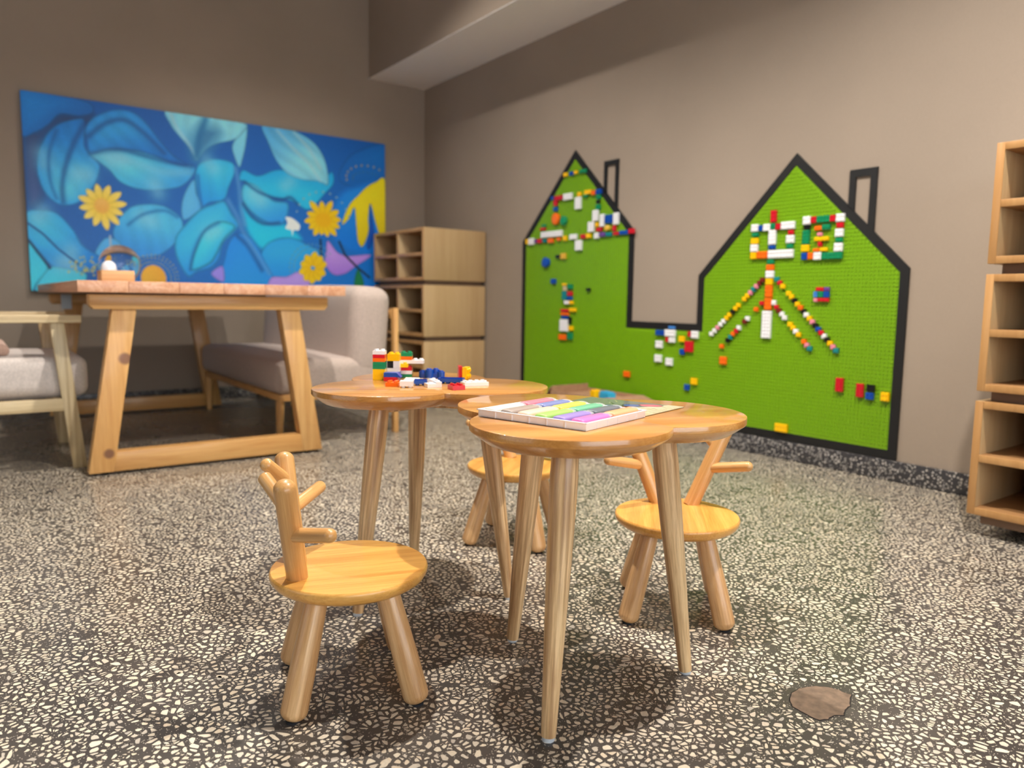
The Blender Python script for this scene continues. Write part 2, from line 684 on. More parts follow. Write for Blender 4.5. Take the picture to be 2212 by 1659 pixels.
# ------------------------------------------------------------------ small clover tables
M_TOP = wood('table_top_wood', (222, 163, 88), (184, 120, 52), axis='x', fine=85, stretch=0.03, rough=0.3, coat=0.8, ring=2.2, contrast=1.0)
M_TLEG = wood('table_leg_ash', (244, 208, 156), (172, 130, 86), axis='z', fine=60, stretch=0.03, rough=0.32, coat=0.3, ring=7.0, contrast=1.25)
M_PAD = plain('glide_plastic', (205, 210, 215), 0.5)
TZ, RHO, LR, RF, RT = 0.5043, 0.1178, 0.1659, 0.2031, 0.14

def clover_r(phi, R, t):
    best = 0.0
    for k in range(3):
        d = phi - (t + k * 2 * math.pi / 3)
        q = R * R - (RHO * math.sin(d)) ** 2
        if q >= 0:
            best = max(best, RHO * math.cos(d) + math.sqrt(q))
    return best

def clover_table(x, y, t, grain, label):
    root = empty('clover_table', (x, y, 0))
    tag(root, label, 'table', 'clover-topped play tables')
    # top: thin upright rim, then a chamfer running in underneath
    layers = [(0.0, TZ), (-0.0012, TZ - 0.0004), (-0.0018, TZ - 0.0018)]
    prof = [(LR - 0.0020, TZ), (LR - 0.0006, TZ - 0.0006), (LR, TZ - 0.002), (LR, TZ - 0.0115), (LR - 0.0015, TZ - 0.0135), (LR - 0.026, TZ - 0.0310), (LR - 0.028, TZ - 0.0318)]
    n = 240
    t0 = t - grain
    phis = [t0 + 2 * math.pi * i / n for i in range(n)]
    verts, faces = [], []
    for R, z in prof:
        for p in phis:
            r = clover_r(p, R, t0)
            verts.append((r * math.cos(p), r * math.sin(p), z))
    L = len(prof)
    for a in range(L - 1):
        for i in range(n):
            j = (i + 1) % n
            faces.append((a * n + i, (a + 1) * n + i, (a + 1) * n + j, a * n + j))
    verts.append((0, 0, TZ))
    c0 = len(verts) - 1
    verts.append((0, 0, prof[-1][1]))
    c1 = len(verts) - 1
    for i in range(n):
        j = (i + 1) % n
        faces.append((c0, i, j))
        faces.append((c1, (L - 1) * n + j, (L - 1) * n + i))
    top = new_obj('tabletop', verts, faces, M_TOP, root, smooth=True)
    top.data.set_sharp_from_angle(angle=math.radians(28))
    top.rotation_euler = (0, 0, grain)
    for k in range(3):
        a = t + k * 2 * math.pi / 3
        ca, sa = math.cos(a), math.sin(a)
        leg = rod('leg', (RT * ca, RT * sa, 0.4735), (RF * ca, RF * sa, 0.006), 0.0215, 0.0122, M_TLEG, root, mid=[(0.12, 0.0232), (0.4, 0.0208), (0.97, 0.0128)], seg=28)
        pad = rod('foot_pad', (0, 0, 0.470), (0, 0, 0.4785), 0.0105, 0.0105, M_PAD, leg, seg=16)
        L_ = math.sqrt((RF - RT) ** 2 + 0.4675 ** 2)
        pad.location = (0, 0, L_ - 0.001)
        # apron bar from the hub to this leg
        bar = box('apron_bar', (0.0, -0.014, 0.449), (RT - 0.005, 0.014, 0.474), M_TLEG, root, bevel=0.002)
        bar.rotation_euler = (0, 0, a)
        h = (RT - 0.005) / 2
        bar.location = (h * ca, h * sa, 0.4615)
    return root

clover_table(-2.0938, -4.3121, 3.7224, math.radians(-20), 'honey-coloured clover-shaped play table holding the modelling clay tray')
clover_table(-2.1157, -3.7741, 3.3299, math.radians(-28), 'honey-coloured clover-shaped play table holding loose toy bricks')

# ------------------------------------------------------------------ antler chairs
M_SEAT = wood('seat_oak', (238, 182, 96), (200, 136, 58), axis='y', fine=85, stretch=0.025, rough=0.33, coat=0.4, ring=2.6, contrast=1.05)
M_CLEG = wood('chair_leg_oak', (240, 198, 144), (194, 144, 92), axis='z', fine=75, stretch=0.04, rough=0.36, coat=0.3, ring=4.0, contrast=1.1)
M_ANT = wood('antler_oak', (230, 182, 118), (194, 140, 80), axis='z', fine=75, stretch=0.04, rough=0.36, coat=0.3, ring=4.0, contrast=0.95)
M_FELT = plain('felt_pad', (38, 38, 42), 0.9)
ZS = 0.2239

def antler_chair(x, y, yaw, label):
    """local +Y is where the sitter faces"""
    root = empty('antler_chair', (x, y, 0), yaw - math.pi / 2)
    tag(root, label, 'chair', 'child chairs with antler backs')
    R = 0.1395
    prof = [(0, ZS - 0.029), (R - 0.035, ZS - 0.029), (R - 0.016, ZS - 0.0265), (R - 0.006, ZS - 0.020), (R - 0.001, ZS - 0.012), (R, ZS - 0.006), (R - 0.0006, ZS - 0.0025), (R - 0.003, ZS), (0, ZS)]
    v, f = lathe_mesh(prof, 96)
    s = new_obj('seat', v, f, M_SEAT, root, smooth=True)
    s.data.set_sharp_from_angle(angle=math.radians(35))
    for sx, sy in ((1, 1), (1, -1), (-1, 1), (-1, -1)):
        q = math.sqrt(0.5)
        leg = rod('leg', (sx * 0.082 * q, sy * 0.082 * q, ZS - 0.024), (sx * 0.149 * q, sy * 0.149 * q, 0.001), 0.0185, 0.0228, M_CLEG, root, round1=0.017, mid=[(0.6, 0.0222)], seg=28)
        pad = rod('foot_pad', (sx * 0.147 * q, sy * 0.147 * q, 0.0), (sx * 0.147 * q, sy * 0.147 * q, 0.0035), 0.0115, 0.0115, M_FELT, root, seg=16)
    for s_ in (1, -1):
        b = Vector((s_ * 0.0386, -0.0915, ZS - 0.004))
        tp = Vector((s_ * 0.118, -0.1109, 0.412))
        stem = rod('antler_stem', b, tp, 0.0182, 0.0178, M_ANT, root, round1=0.015, seg=28)
        p1 = b + (tp - b) * 0.47
        e1 = Vector((s_ * 0.161, -0.042, 0.331))
        rod('antler_branch', p1, e1 + (e1 - p1).normalized() * 0.008, 0.0125, 0.0118, M_ANT, root, round1=0.011, seg=20)
        p2 = b + (tp - b) * 0.73
        e2 = Vector((s_ * 0.054, -0.1395, 0.402))
        rod('antler_branch', p2, e2 + (e2 - p2).normalized() * 0.010, 0.0125, 0.0118, M_ANT, root, round1=0.008, seg=20)
    return root

antler_chair(-2.4493, -4.0775, math.radians(-19), 'wooden antler-backed child chair beside the clay table, seat fully in view')
antler_chair(-1.6992, -4.1830, math.radians(-135), 'wooden antler-backed child chair behind a table leg, facing the camera near the green board')
antler_chair(-1.7069, -3.5696, math.radians(-143), 'wooden antler-backed child chair tucked behind both clover tables')

# ------------------------------------------------------------------ modelling clay tray, clay sticks and picture card
TF = Vector((-2.2324, -4.4600, TZ))
te = Vector((math.cos(math.radians(15.6)), math.sin(math.radians(15.6)), 0))       # along the stick length
tn = Vector((-math.sin(math.radians(15.6)), math.cos(math.radians(15.6)), 0))      # along the row of sticks
TW, TL_, TH = 0.188, 0.2165, 0.0134
ta = math.atan2(te.y, te.x)
M_TRAY = plain('tray_plastic', (238, 241, 248), 0.35, coat=0.2)
tray = empty('clay_tray', TF, ta)
tag(tray, 'white plastic tray of modelling clay on the clover table', 'tray')
def tray_mesh():
    bm = bmesh.new()
    def bx(lo, hi):
        r = bmesh.ops.create_cube(bm, size=1.0)
        for v in r['verts']:
            v.co = Vector([lo[k] + (v.co[k] + 0.5) * (hi[k] - lo[k]) for k in range(3)])
    return bm, bx
def solid(name, lo, hi, bev=0.0008):
    return box(name, lo, hi, M_TRAY, tray, bevel=bev)
solid('tray_base', (0.0, 0.0, 0.0004), (TW, TL_, 0.0024))
solid('tray_side', (0.0, 0.0, 0.0004), (0.0022, TL_, TH))
solid('tray_side', (TW - 0.0022, 0.0, 0.0004), (TW, TL_, TH))
solid('tray_side', (0.0, 0.0, 0.0004), (TW, 0.0022, TH))
solid('tray_side', (0.0, TL_ - 0.0022, 0.0004), (TW, TL_, TH))
solid('tray_rim', (-0.0022, -0.0022, TH - 0.0018), (0.001, TL_ + 0.0022, TH))
solid('tray_rim', (TW - 0.001, -0.0022, TH - 0.0018), (TW + 0.0022, TL_ + 0.0022, TH))
solid('tray_rim', (-0.0022, -0.0022, TH - 0.0018), (TW + 0.0022, 0.001, TH))
solid('tray_rim', (-0.0022, TL_ - 0.001, TH - 0.0018), (TW + 0.0022, TL_ + 0.0022, TH))
pitch = (TL_ - 0.006) / 6
for i in range(1, 6):
    solid('tray_rib', (0.002, 0.003 + i * pitch - 0.0008, 0.002), (TW - 0.002, 0.003 + i * pitch + 0.0008, 0.008), 0.0004)
solid('tray_rib', (TW / 2 - 0.0008, 0.002, 0.002), (TW / 2 + 0.0008, TL_ - 0.002, 0.008), 0.0004)
for i in range(1, 6):   # moulded ribs on the outside of the near walls
    yy = 0.003 + i * pitch
    solid('tray_rib', (-0.0016, yy - 0.001, 0.001), (0.0004, yy + 0.001, TH - 0.001), 0.0004)
    xx = TW * i / 6
    solid('tray_rib', (xx - 0.001, -0.0012, 0.001), (xx + 0.001, 0.0004, TH - 0.001), 0.0004)
CLAY = [  # listed from the near corner backwards: near column, far column
    ('magenta pink', (240, 128, 196), 'orange', (250, 176, 128)),
    ('purple', (160, 140, 208), 'dark grey', (112, 118, 126)),
    ('light green', (170, 214, 112), 'teal green', (120, 190, 150)),
    ('peach', (246, 210, 182), 'yellow', (248, 220, 96)),
    ('brown', (172, 156, 146), 'blue', (128, 138, 190)),
    ('white', (240, 236, 226), 'rose red', (238, 130, 146)),
]
def clay_stick(i, col, cname, rgb):
    mat = plain('clay_' + cname.replace(' ', '_'), rgb, 0.42, coat=0.35, spec=0.4)
    x0 = 0.0045 + col * (TW / 2)
    L = TW / 2 - 0.0085
    yc = 0.003 + (i + 0.5) * pitch
    root = empty('clay_stick', TF + te * x0 + tn * yc, ta)
    tag(root, cname + ' wrapped stick of modelling clay lying in the white tray', 'modelling clay', 'clay sticks in the tray')
    r = 0.0138
    zc = 0.0027 + 0.0074
    # rounded-square log with blunt ends
    prof, nn = [], 24
    stations = [(0.0, 0.75), (0.003, 0.93), (0.008, 1.0), (L * 0.5, 1.02), (L - 0.008, 1.0), (L - 0.003, 0.93), (L, 0.75)]
    v, f = [], []
    for x, s in stations:
        for k in range(nn):
            a = 2 * math.pi * k / nn
            ca, sa = math.cos(a), math.sin(a)
            q = (abs(ca) ** 3 + abs(sa) ** 3) ** (-1 / 3)
            v.append((x, r * q * ca * s * 0.95, zc + 0.0071 * q * sa * s))
    ns = len(stations)
    for a in range(ns - 1):
        for k in range(nn):
            k2 = (k + 1) % nn
            f.append((a * nn + k, (a + 1) * nn + k, (a + 1) * nn + k2, a * nn + k2))
    f.append(tuple(range(nn)))
    f.append(tuple((ns - 1) * nn + k for k in range(nn))[::-1])
    o = new_obj('clay_body', v, f, mat, root, smooth=True)
    # clear film: crimped ends standing past the stick
    w = []
    film = plain('film_plastic', (232, 232, 236), 0.25, coat=0.5)
    for xa, xb in ((L * 0.86, L + 0.0025),):
        vv, ff = [], []
        for ix, x in enumerate((xa, (xa + xb) / 2, xb)):
            for k in range(13):
                a = math.pi * (0.12 + 0.76 * k / 12)
                rr = r * (1.035 if ix < 2 else 0.98)
                vv.append((x, rr * math.cos(a), zc + rr / r * 0.0073 * math.sin(a) + 0.0003 * (-1) ** k))
        for a in range(2):
            for k in range(12):
                ff.append((a * 13 + k, a * 13 + k + 1, (a + 1) * 13 + k + 1, (a + 1) * 13 + k))
        new_obj('film_crimp', vv, ff, clear_film(), root, smooth=True)

def clear_film():
    if 'clear_film' in MATS:
        return MATS['clear_film']
    N = NT('clear_film')
    N.p.inputs['Base Color'].default_value = (0.95, 0.96, 0.97, 1)
    N.p.inputs['Roughness'].default_value = 0.15
    N.p.inputs['Alpha'].default_value = 0.35
    MATS['clear_film'] = N.m
    return N.m

for i, (n0, c0, n1, c1) in enumerate(CLAY):
    clay_stick(i, 0, n0, c0)
    clay_stick(i, 1, n1, c1)

# ------------------------------------------------------------------ painted surfaces (colours stored per vertex of a fine grid)
def smooth_poly(P, n=8):
    P = np.array(P, float)
    out = []
    N_ = len(P)
    for i in range(N_):
        p0, p1, p2, p3 = P[i - 1], P[i], P[(i + 1) % N_], P[(i + 2) % N_]
        for t in np.linspace(0, 1, n, endpoint=False):
            out.append(0.5 * ((2 * p1) + (-p0 + p2) * t + (2 * p0 - 5 * p1 + 4 * p2 - p3) * t * t + (-p0 + 3 * p1 - 3 * p2 + p3) * t ** 3))
    return np.array(out)

class Painting:
    def __init__(self, w, h, nx, ny):
        self.w, self.h, self.nx, self.ny = w, h, nx, ny
        gx, gy = np.meshgrid(np.linspace(0, w, nx), np.linspace(0, h, ny))
        self.x, self.y = gx.ravel(), gy.ravel()
        self.c = np.zeros((nx * ny, 3))
    def fill(self, col):
        self.c[:] = col
    def sdist(self, P):
        """signed distance to a closed polygon, positive inside, only near its bounding box"""
        lo, hi = P.min(0) - 0.05, P.max(0) + 0.05
        sel = np.nonzero((self.x > lo[0]) & (self.x < hi[0]) & (self.y > lo[1]) & (self.y < hi[1]))[0]
        x, y = self.x[sel], self.y[sel]
        d = np.full(len(sel), 1e9)
        ins = np.zeros(len(sel), bool)
        for i in range(len(P)):
            ax, ay = P[i]
            bx, by = P[(i + 1) % len(P)]
            dx, dy = bx - ax, by - ay
            t = np.clip(((x - ax) * dx + (y - ay) * dy) / (dx * dx + dy * dy + 1e-12), 0, 1)
            d = np.minimum(d, np.hypot(x - ax - t * dx, y - ay - t * dy))
            if ay != by:
                c = ((ay > y) != (by > y)) & (x < (bx - ax) * (y - ay) / (by - ay) + ax)
                ins ^= c
        return sel, np.where(ins, d, -d)
    def shape(self, P, base, light=None, dark=None, ldir=(0, 1), edge=0.012, edgeamt=0.5, soft=0.004, streak=0.0, smooth=True):
        P = smooth_poly(P) if smooth else np.array(P, float)
        sel, d = self.sdist(P)
        if len(sel) == 0:
            return
        a = np.clip(d / soft + 0.5, 0, 1)[:, None]
        c0 = P.mean(0)
        ext = np.abs(P - c0).max()
        g = ((self.x[sel] - c0[0]) * ldir[0] + (self.y[sel] - c0[1]) * ldir[1]) / ext
        base = np.array(base, float)
        col = np.tile(base, (len(sel), 1))
        if light is not None:
            f = np.clip(g * 0.7 + 0.35, 0, 1)[:, None] * np.clip(d / (0.35 * ext), 0, 1)[:, None] ** 0.6
            col = col * (1 - f) + np.array(light, float) * f
        if dark is not None:
            f = np.clip(-g * 0.8 + 0.1, 0, 1)[:, None]
            col = col * (1 - f) + np.array(dark, float) * f
        if streak:
            s = np.sin((self.x[sel] - c0[0]) * ldir[1] * 85 - (self.y[sel] - c0[1]) * ldir[0] * 85 + 4 * np.sin(g * 2.5))
            col *= (1 + streak * s)[:, None]
        e = np.clip(1 - d / edge, 0, 1)[:, None] ** 1.5 * edgeamt
        col = col * (1 - e) + (col * 0.45) * e
        self.c[sel] = self.c[sel] * (1 - a) + col * a
    def line(self, P, w, col):
        P = np.array(P, float)
        d = np.full(len(self.x), 1e9)
        for i in range(len(P) - 1):
            ax, ay = P[i]
            dx, dy = P[i + 1] - P[i]
            t = np.clip(((self.x - ax) * dx + (self.y - ay) * dy) / (dx * dx + dy * dy + 1e-12), 0, 1)
            d = np.minimum(d, np.hypot(self.x - ax - t * dx, self.y - ay - t * dy))
        a = np.clip((w - d) / (0.5 * w) + 0.5, 0, 1)[:, None]
        self.c = self.c * (1 - a) + np.array(col, float) * a
    def wash(self, P, w, col, alpha):
        """soft brush stroke"""
        P = np.array(P, float)
        d = np.full(len(self.x), 1e9)
        for i in range(max(1, len(P) - 1)):
            ax, ay = P[i]
            dx, dy = (P[i + 1] - P[i]) if len(P) > 1 else (0.0, 0.0)
            t = np.clip(((self.x - ax) * dx + (self.y - ay) * dy) / (dx * dx + dy * dy + 1e-12), 0, 1)
            d = np.minimum(d, np.hypot(self.x - ax - t * dx, self.y - ay - t * dy))
        a = (alpha * np.exp(-(d / w) ** 2))[:, None]
        self.c = self.c * (1 - a) + np.array(col, float) * a
    def dot(self, x, y, r, col):
        d = np.hypot(self.x - x, self.y - y)
        a = np.clip((r - d) / (0.5 * r) + 0.5, 0, 1)[:, None]
        self.c = self.c * (1 - a) + np.array(col, float) * a
    def petals(self, cx, cy, angs, r0, r1, w, col, light):
        for a in angs:
            rr = r1 * random.uniform(0.85, 1.1)
            ca, sa = math.cos(a), math.sin(a)
            P = [(cx + ca * r - sa * q, cy + sa * r + ca * q) for r, q in ((r0, -w * 0.5), (rr * 0.7, -w), (rr, -w * 0.35), (rr, w * 0.35), (rr * 0.7, w), (r0, w * 0.5))]
            self.shape(P, col, light, None, (ca, sa), edge=0.008, edgeamt=0.25)
    def mesh(self, name, thick, mat, parent):
        """front face of the panel in its local x-z plane, with a solid back and sides"""
        nx, ny = self.nx, self.ny
        me = bpy.data.meshes.new(name)
        N_ = nx * ny
        co = np.zeros((N_ + 4, 3))
        co[:N_, 0], co[:N_, 2] = self.x, self.y
        co[N_:] = [(0, thick, 0), (self.w, thick, 0), (self.w, thick, self.h), (0, thick, self.h)]
        idx = np.arange(N_).reshape(ny, nx)
        q = np.stack([idx[:-1, :-1], idx[:-1, 1:], idx[1:, 1:], idx[1:, :-1]], -1).reshape(-1, 4)
        faces = q.tolist()
        b = [N_, N_ + 1, N_ + 2, N_ + 3]
        faces.append(b[::-1])
        faces.append(idx[0, ::-1].tolist() + [b[0], b[1]])
        faces.append([b[3]] + idx[-1].tolist() + [b[2]])
        faces.append(idx[:, 0].tolist() + [b[3], b[0]])
        faces.append(idx[::-1, -1].tolist() + [b[1], b[2]])
        me.from_pydata(co.tolist(), [], faces)
        at = me.color_attributes.new('paint', 'FLOAT_COLOR', 'POINT')
        s = np.clip(self.c, 0, 255) / 255
        l_ = np.where(s <= 0.04045, s / 12.92, ((s + 0.055) / 1.055) ** 2.4)
        arr = np.ones((N_ + 4, 4))
        arr[:N_, :3] = l_
        arr[N_:, :3] = 0.1
        at.data.foreach_set('color', arr.ravel())
        me.materials.append(mat)
        o = bpy.data.objects.new(name, me)
        COL.objects.link(o)
        o.parent = parent
        return o

def paint_material(name, rough, coat=0.0):
    N = NT(name)
    N.p.inputs['Roughness'].default_value = rough
    N.p.inputs['Coat Weight'].default_value = coat
    a = N.n('ShaderNodeVertexColor', layer_name='paint')
    tc = N.n('ShaderNodeTexCoord')
    nz = N.n('ShaderNodeTexNoise', i_Scale=90.0, i_Detail=3.0)
    N.l(tc, 'Object', nz, 'Vector')
    mr = N.n('ShaderNodeMapRange', n_1=0.3, n_2=0.7, n_3=0.93, n_4=1.07)
    N.l(nz, 'Fac', mr, 'Value')
    hv = N.n('ShaderNodeHueSaturation')
    N.l(a, 'Color', hv, 'Color')
    N.l(mr, 'Result', hv, 'Value')
    N.l(hv, 'Color', N.p, 'Base Color')
    return N.m

# picture card: a bright butterfly over grasses, lying flat on the table
card_w, card_h = 0.152, 0.205
pc_ = Painting(card_w, card_h, 72, 100)
pc_.fill((232, 222, 188))
pc_.shape([(-0.01, 0.10), (0.03, 0.105), (0.08, 0.06), (0.16, 0.03), (0.16, 0.215), (-0.01, 0.215)], (116, 126, 114), None, None, smooth=False, edgeamt=0)
for k in range(30):
    x = 0.144 * (k + 0.5) / 30
    pc_.line([(x, 0.0), (x + random.uniform(-0.012, 0.012), random.uniform(0.02, 0.06))], 0.0009, (190, 172, 104) if k % 2 else (146, 156, 92))
for k in range(30):
    x, y = random.uniform(0, 0.144), random.uniform(0.06, 0.2)
    pc_.line([(x, y), (x + random.uniform(-0.02, 0.02), y + random.uniform(-0.02, 0.02))], 0.0010, random.choice([(66, 80, 74), (172, 176, 140), (90, 110, 80), (200, 190, 130)]))
# a butterfly stretched across the card: yellow, red and blue on one wing, blue and pink on the other
for pts, c in (([(0.004, 0.150), (0.012, 0.176), (0.034, 0.178), (0.040, 0.160), (0.022, 0.142)], (242, 216, 34)),
               ([(0.020, 0.140), (0.040, 0.162), (0.066, 0.150), (0.070, 0.122), (0.044, 0.112)], (216, 92, 70)),
               ([(0.046, 0.108), (0.070, 0.124), (0.084, 0.108), (0.078, 0.088), (0.056, 0.092)], (92, 128, 168)),
               ([(0.084, 0.092), (0.104, 0.100), (0.118, 0.080), (0.108, 0.064), (0.088, 0.070)], (84, 116, 172)),
               ([(0.104, 0.062), (0.120, 0.078), (0.138, 0.058), (0.136, 0.034), (0.116, 0.036)], (238, 110, 132)),
               ([(0.060, 0.086), (0.080, 0.084), (0.086, 0.068), (0.072, 0.060)], (220, 110, 96))):
    pc_.shape(pts, (34, 30, 34), None, None, edgeamt=0, soft=0.0015)
    cc = np.mean(pts, axis=0)
    pc_.shape([tuple(cc + (np.array(p) - cc) * 0.88) for p in pts], c, None, None, edgeamt=0, soft=0.0015)
pc_.line([(0.072, 0.072), (0.092, 0.118)], 0.0022, (30, 28, 30))
pc_.line([(0.092, 0.118), (0.088, 0.142)], 0.0009, (30, 28, 30))
pc_.line([(0.092, 0.118), (0.112, 0.134)], 0.0009, (30, 28, 30))
card = pc_.mesh('picture_card', 0.0012, paint_material('printed_card', 0.3, 0.6), None)
card.rotation_euler = (-math.pi / 2, 0, 0)
# local x runs along the tray's stick direction, local z along its row direction, face up
_xa, _za = te, tn
mw = Matrix.Identity(4)
co_ = Vector((-2.0455, -4.4035, TZ + 0.0018))
for i in range(3):
    mw[i][0] = _xa[i]
    mw[i][1] = (0, 0, -1)[i]
    mw[i][2] = _za[i]
    mw[i][3] = co_[i]
card.matrix_world = mw
tag(card, 'colourful butterfly picture card lying beside the clay tray', 'picture card')
# ------------------------------------------------------------------ toy bricks
BRICK_RGB = {'white': (236, 236, 238), 'red': (206, 26, 44), 'orange': (244, 112, 22), 'yellow': (250, 198, 10), 'green': (20, 140, 92), 'blue': (16, 76, 172),
             'black': (24, 24, 26), 'pink': (228, 140, 160), 'teal': (24, 136, 140), 'brown': (122, 38, 34), 'light blue': (70, 138, 214), 'purple': (112, 70, 150),
             'gold': (226, 182, 60), 'tan': (206, 188, 150), 'cream': (236, 222, 200), 'cyan': (54, 170, 214)}
def brick_mat(c):
    return plain('brick_' + c.replace(' ', '_'), BRICK_RGB[c], 0.28, coat=0.15)

BRICK_MESH = {}
def add_box(V, F, lo, hi):
    b = len(V)
    V += [(x, y, z) for z in (lo[2], hi[2]) for y in (lo[1], hi[1]) for x in (lo[0], hi[0])]
    F += [(b, b + 2, b + 3, b + 1), (b + 4, b + 5, b + 7, b + 6), (b, b + 1, b + 5, b + 4), (b + 2, b + 6, b + 7, b + 3), (b, b + 4, b + 6, b + 2), (b + 1, b + 3, b + 7, b + 5)]
def add_cyl(V, F, cx, cy, z0, z1, r, n=12):
    b = len(V)
    for z in (z0, z1):
        V += [(cx + r * math.cos(2 * math.pi * k / n), cy + r * math.sin(2 * math.pi * k / n), z) for k in range(n)]
    F += [(b + k, b + (k + 1) % n, b + n + (k + 1) % n, b + n + k) for k in range(n)]
    F.append(tuple(b + n + k for k in range(n)))
    F.append(tuple(b + k for k in range(n))[::-1])

U = 0.0148
HH = 0.0087
def brick_mesh(nx, ny, h, open_under=False):
    key = (nx, ny, round(h, 4), open_under)
    if key in BRICK_MESH:
        return BRICK_MESH[key]
    V, F = [], []
    wx, wy, g = nx * U / 2 - 0.0001, ny * U / 2 - 0.0001, 0.0011
    if open_under:   # hollow underside with walls
        add_box(V, F, (-wx, -wy, h - g), (wx, wy, h))
        add_box(V, F, (-wx, -wy, 0), (-wx + g, wy, h - g))
        add_box(V, F, (wx - g, -wy, 0), (wx, wy, h - g))
        add_box(V, F, (-wx + g, -wy, 0), (wx - g, -wy + g, h - g))
        add_box(V, F, (-wx + g, wy - g, 0), (wx - g, wy, h - g))
    else:
        add_box(V, F, (-wx, -wy, 0), (wx, wy, h))
    for i in range(nx):
        for j in range(ny):
            cx, cy = (i - (nx - 1) / 2) * U, (j - (ny - 1) / 2) * U
            add_cyl(V, F, cx, cy, h - 0.0001, h + 0.0036, U * 0.3, 16)
    me = bpy.data.meshes.new('toy_brick')
    me.from_pydata(V, [], F)
    BRICK_MESH[key] = me
    return me

BO = Vector((-2.185, -3.6551, TZ + 0.0003))
BR = Vector((math.cos(-YAW), math.sin(-YAW), 0))
BD = Vector((math.sin(YAW), math.cos(YAW), 0))
TG = 'loose toy bricks on the clover table'
def table_brick(label, col, mesh, right, away, z, rz=0.0, rx=0.0, ry=0.0, name='toy_brick'):
    me = mesh.copy()
    me.materials.append(brick_mat(col))
    o = bpy.data.objects.new(name, me)
    COL.objects.link(o)
    o.location = BO + BR * (right / 1000) + BD * (away / 1000) + Vector((0, 0, z))
    o.rotation_euler = (rx, ry, -YAW + math.radians(rz))
    tag(o, label, 'toy brick', TG)
    return o

# the taller tower
z = 0.0
for col, k, lab in (('yellow', 1, 'flat yellow toy brick at the foot of the striped brick tower'), ('yellow', 2, 'thick yellow toy brick second from the foot of the striped tower'),
                    ('green', 1, 'green toy brick resting on the thick yellow brick of the striped tower'), ('green', 1, 'green toy brick under the orange one in the striped tower'),
                    ('orange', 1, 'orange toy brick in the striped tower under the red one'), ('red', 1, 'red toy brick under the white top of the striped tower'),
                    ('white', 1, 'white toy brick topping the striped brick tower')):
    table_brick(lab, col, brick_mesh(2, 2, HH * k), 0, 15, z, rz=1)
    z += HH * k + 0.0002
# the second tower with its long white arm
z = 0.0
for col, nx, dx, da, lab in (('green', 2, 0, 0, 'green toy brick at the foot of the tower with the white arm'), ('white', 2, 0, 0, 'white toy brick low in the tower with the white arm'),
                             ('red', 2, 0, 0, 'red toy brick under the yellow one in the tower with the white arm'), ('yellow', 2, -8, -12, 'yellow toy brick jutting forward from the tower with the white arm'),
                             ('white', 4, 15, 0, 'long white toy brick sticking out as an arm from the tower'), ('orange', 2, 0, 0, 'orange toy brick above the long white arm'),
                             ('green', 2, 0, 0, 'green toy brick topping the tower with the white arm')):
    table_brick(lab, col, brick_mesh(nx, 2, HH), 56 + dx, 80 + da, z, rz=2)
    z += HH + 0.0002
# bricks bridging the two towers
table_brick('blue toy brick hidden low between the two towers', 'blue', brick_mesh(2, 2, HH * 2), 30, 48, 0.0)
table_brick('thin white toy brick between the two towers, under the black one', 'white', brick_mesh(2, 2, HH), 30, 48, HH * 2 + 0.0002)
table_brick('narrow black toy brick standing between the two towers', 'black', brick_mesh(1, 2, HH * 2), 22.5, 48, HH * 3 + 0.0004)
table_brick('narrow white toy brick standing beside the black one', 'white', brick_mesh(1, 2, HH * 2), 37.5, 48, HH * 3 + 0.0004)
table_brick('thick yellow toy brick bridging the gap between the two towers', 'yellow', brick_mesh(2, 2, HH * 2), 30, 48, HH * 5 + 0.0006)

def slope_mesh(w_bot, w_top, d, h):
    me = bpy.data.meshes.new('toy_brick')
    V = [(0, 0, 0), (w_bot, 0, 0), (w_bot, d, 0), (0, d, 0), (0, 0, h), (w_top, 0, h), (w_top, d, h), (0, d, h)]
    F = [(0, 3, 2, 1), (4, 5, 6, 7), (0, 1, 5, 4), (1, 2, 6, 5), (2, 3, 7, 6), (3, 0, 4, 7)]
    me.from_pydata(V, [], F)
    return me
table_brick('red sloping toy brick under the blue sloping one', 'red', slope_mesh(0.038, 0.030, 0.029, 0.0095), 16, -22, 0.0)
table_brick('blue sloping toy brick resting on the red sloping one', 'blue', slope_mesh(0.041, 0.031, 0.029, 0.0105), 16, -22, 0.0097)
# loose pieces in front
table_brick('flat orange toy brick with studs up, beside the red slope', 'orange', brick_mesh(2, 2, HH), 54, -118, 0.0, rz=-3)
table_brick('white toy brick lying upside down on its studs', 'white', brick_mesh(2, 2, HH * 1.25), 88, -138, HH * 1.25 + 0.0037, rz=4, rx=math.pi)
table_brick('blue toy brick lying upside down behind the white pieces', 'blue', brick_mesh(2, 2, HH, True), 113, -90, HH + 0.0037, rz=6, rx=math.pi)
def hollow_piece():
    V, F = [], []
    add_box(V, F, (-0.0165, -0.0148, 0), (0.0165, 0.0148, 0.0085))
    add_box(V, F, (0.004, -0.0148, 0.0085), (0.0165, 0.0148, 0.0125))
    add_cyl(V, F, -0.006, 0.002, 0.0085, 0.0115, 0.0046, 16)
    add_cyl(V, F, 0.010, -0.006, 0.0125, 0.0155, 0.0042, 16)
    add_cyl(V, F, 0.010, 0.006, 0.0125, 0.0155, 0.0042, 16)
    me = bpy.data.meshes.new('toy_brick')
    me.from_pydata(V, [], F)
    return me
table_brick('white stepped toy brick with a single low stud', 'white', hollow_piece(), 145, -125, 0.0, rz=22)
table_brick('small white toy brick half hidden behind the stepped white one', 'white', brick_mesh(1, 2, HH), 136, -55, 0.0, rz=-20)
table_brick('cream flat toy tile leaning on other bricks', 'cream', slope_mesh(0.036, 0.033, 0.024, 0.0035), 66, -36, 0.0015, rz=-6, rx=math.radians(10))
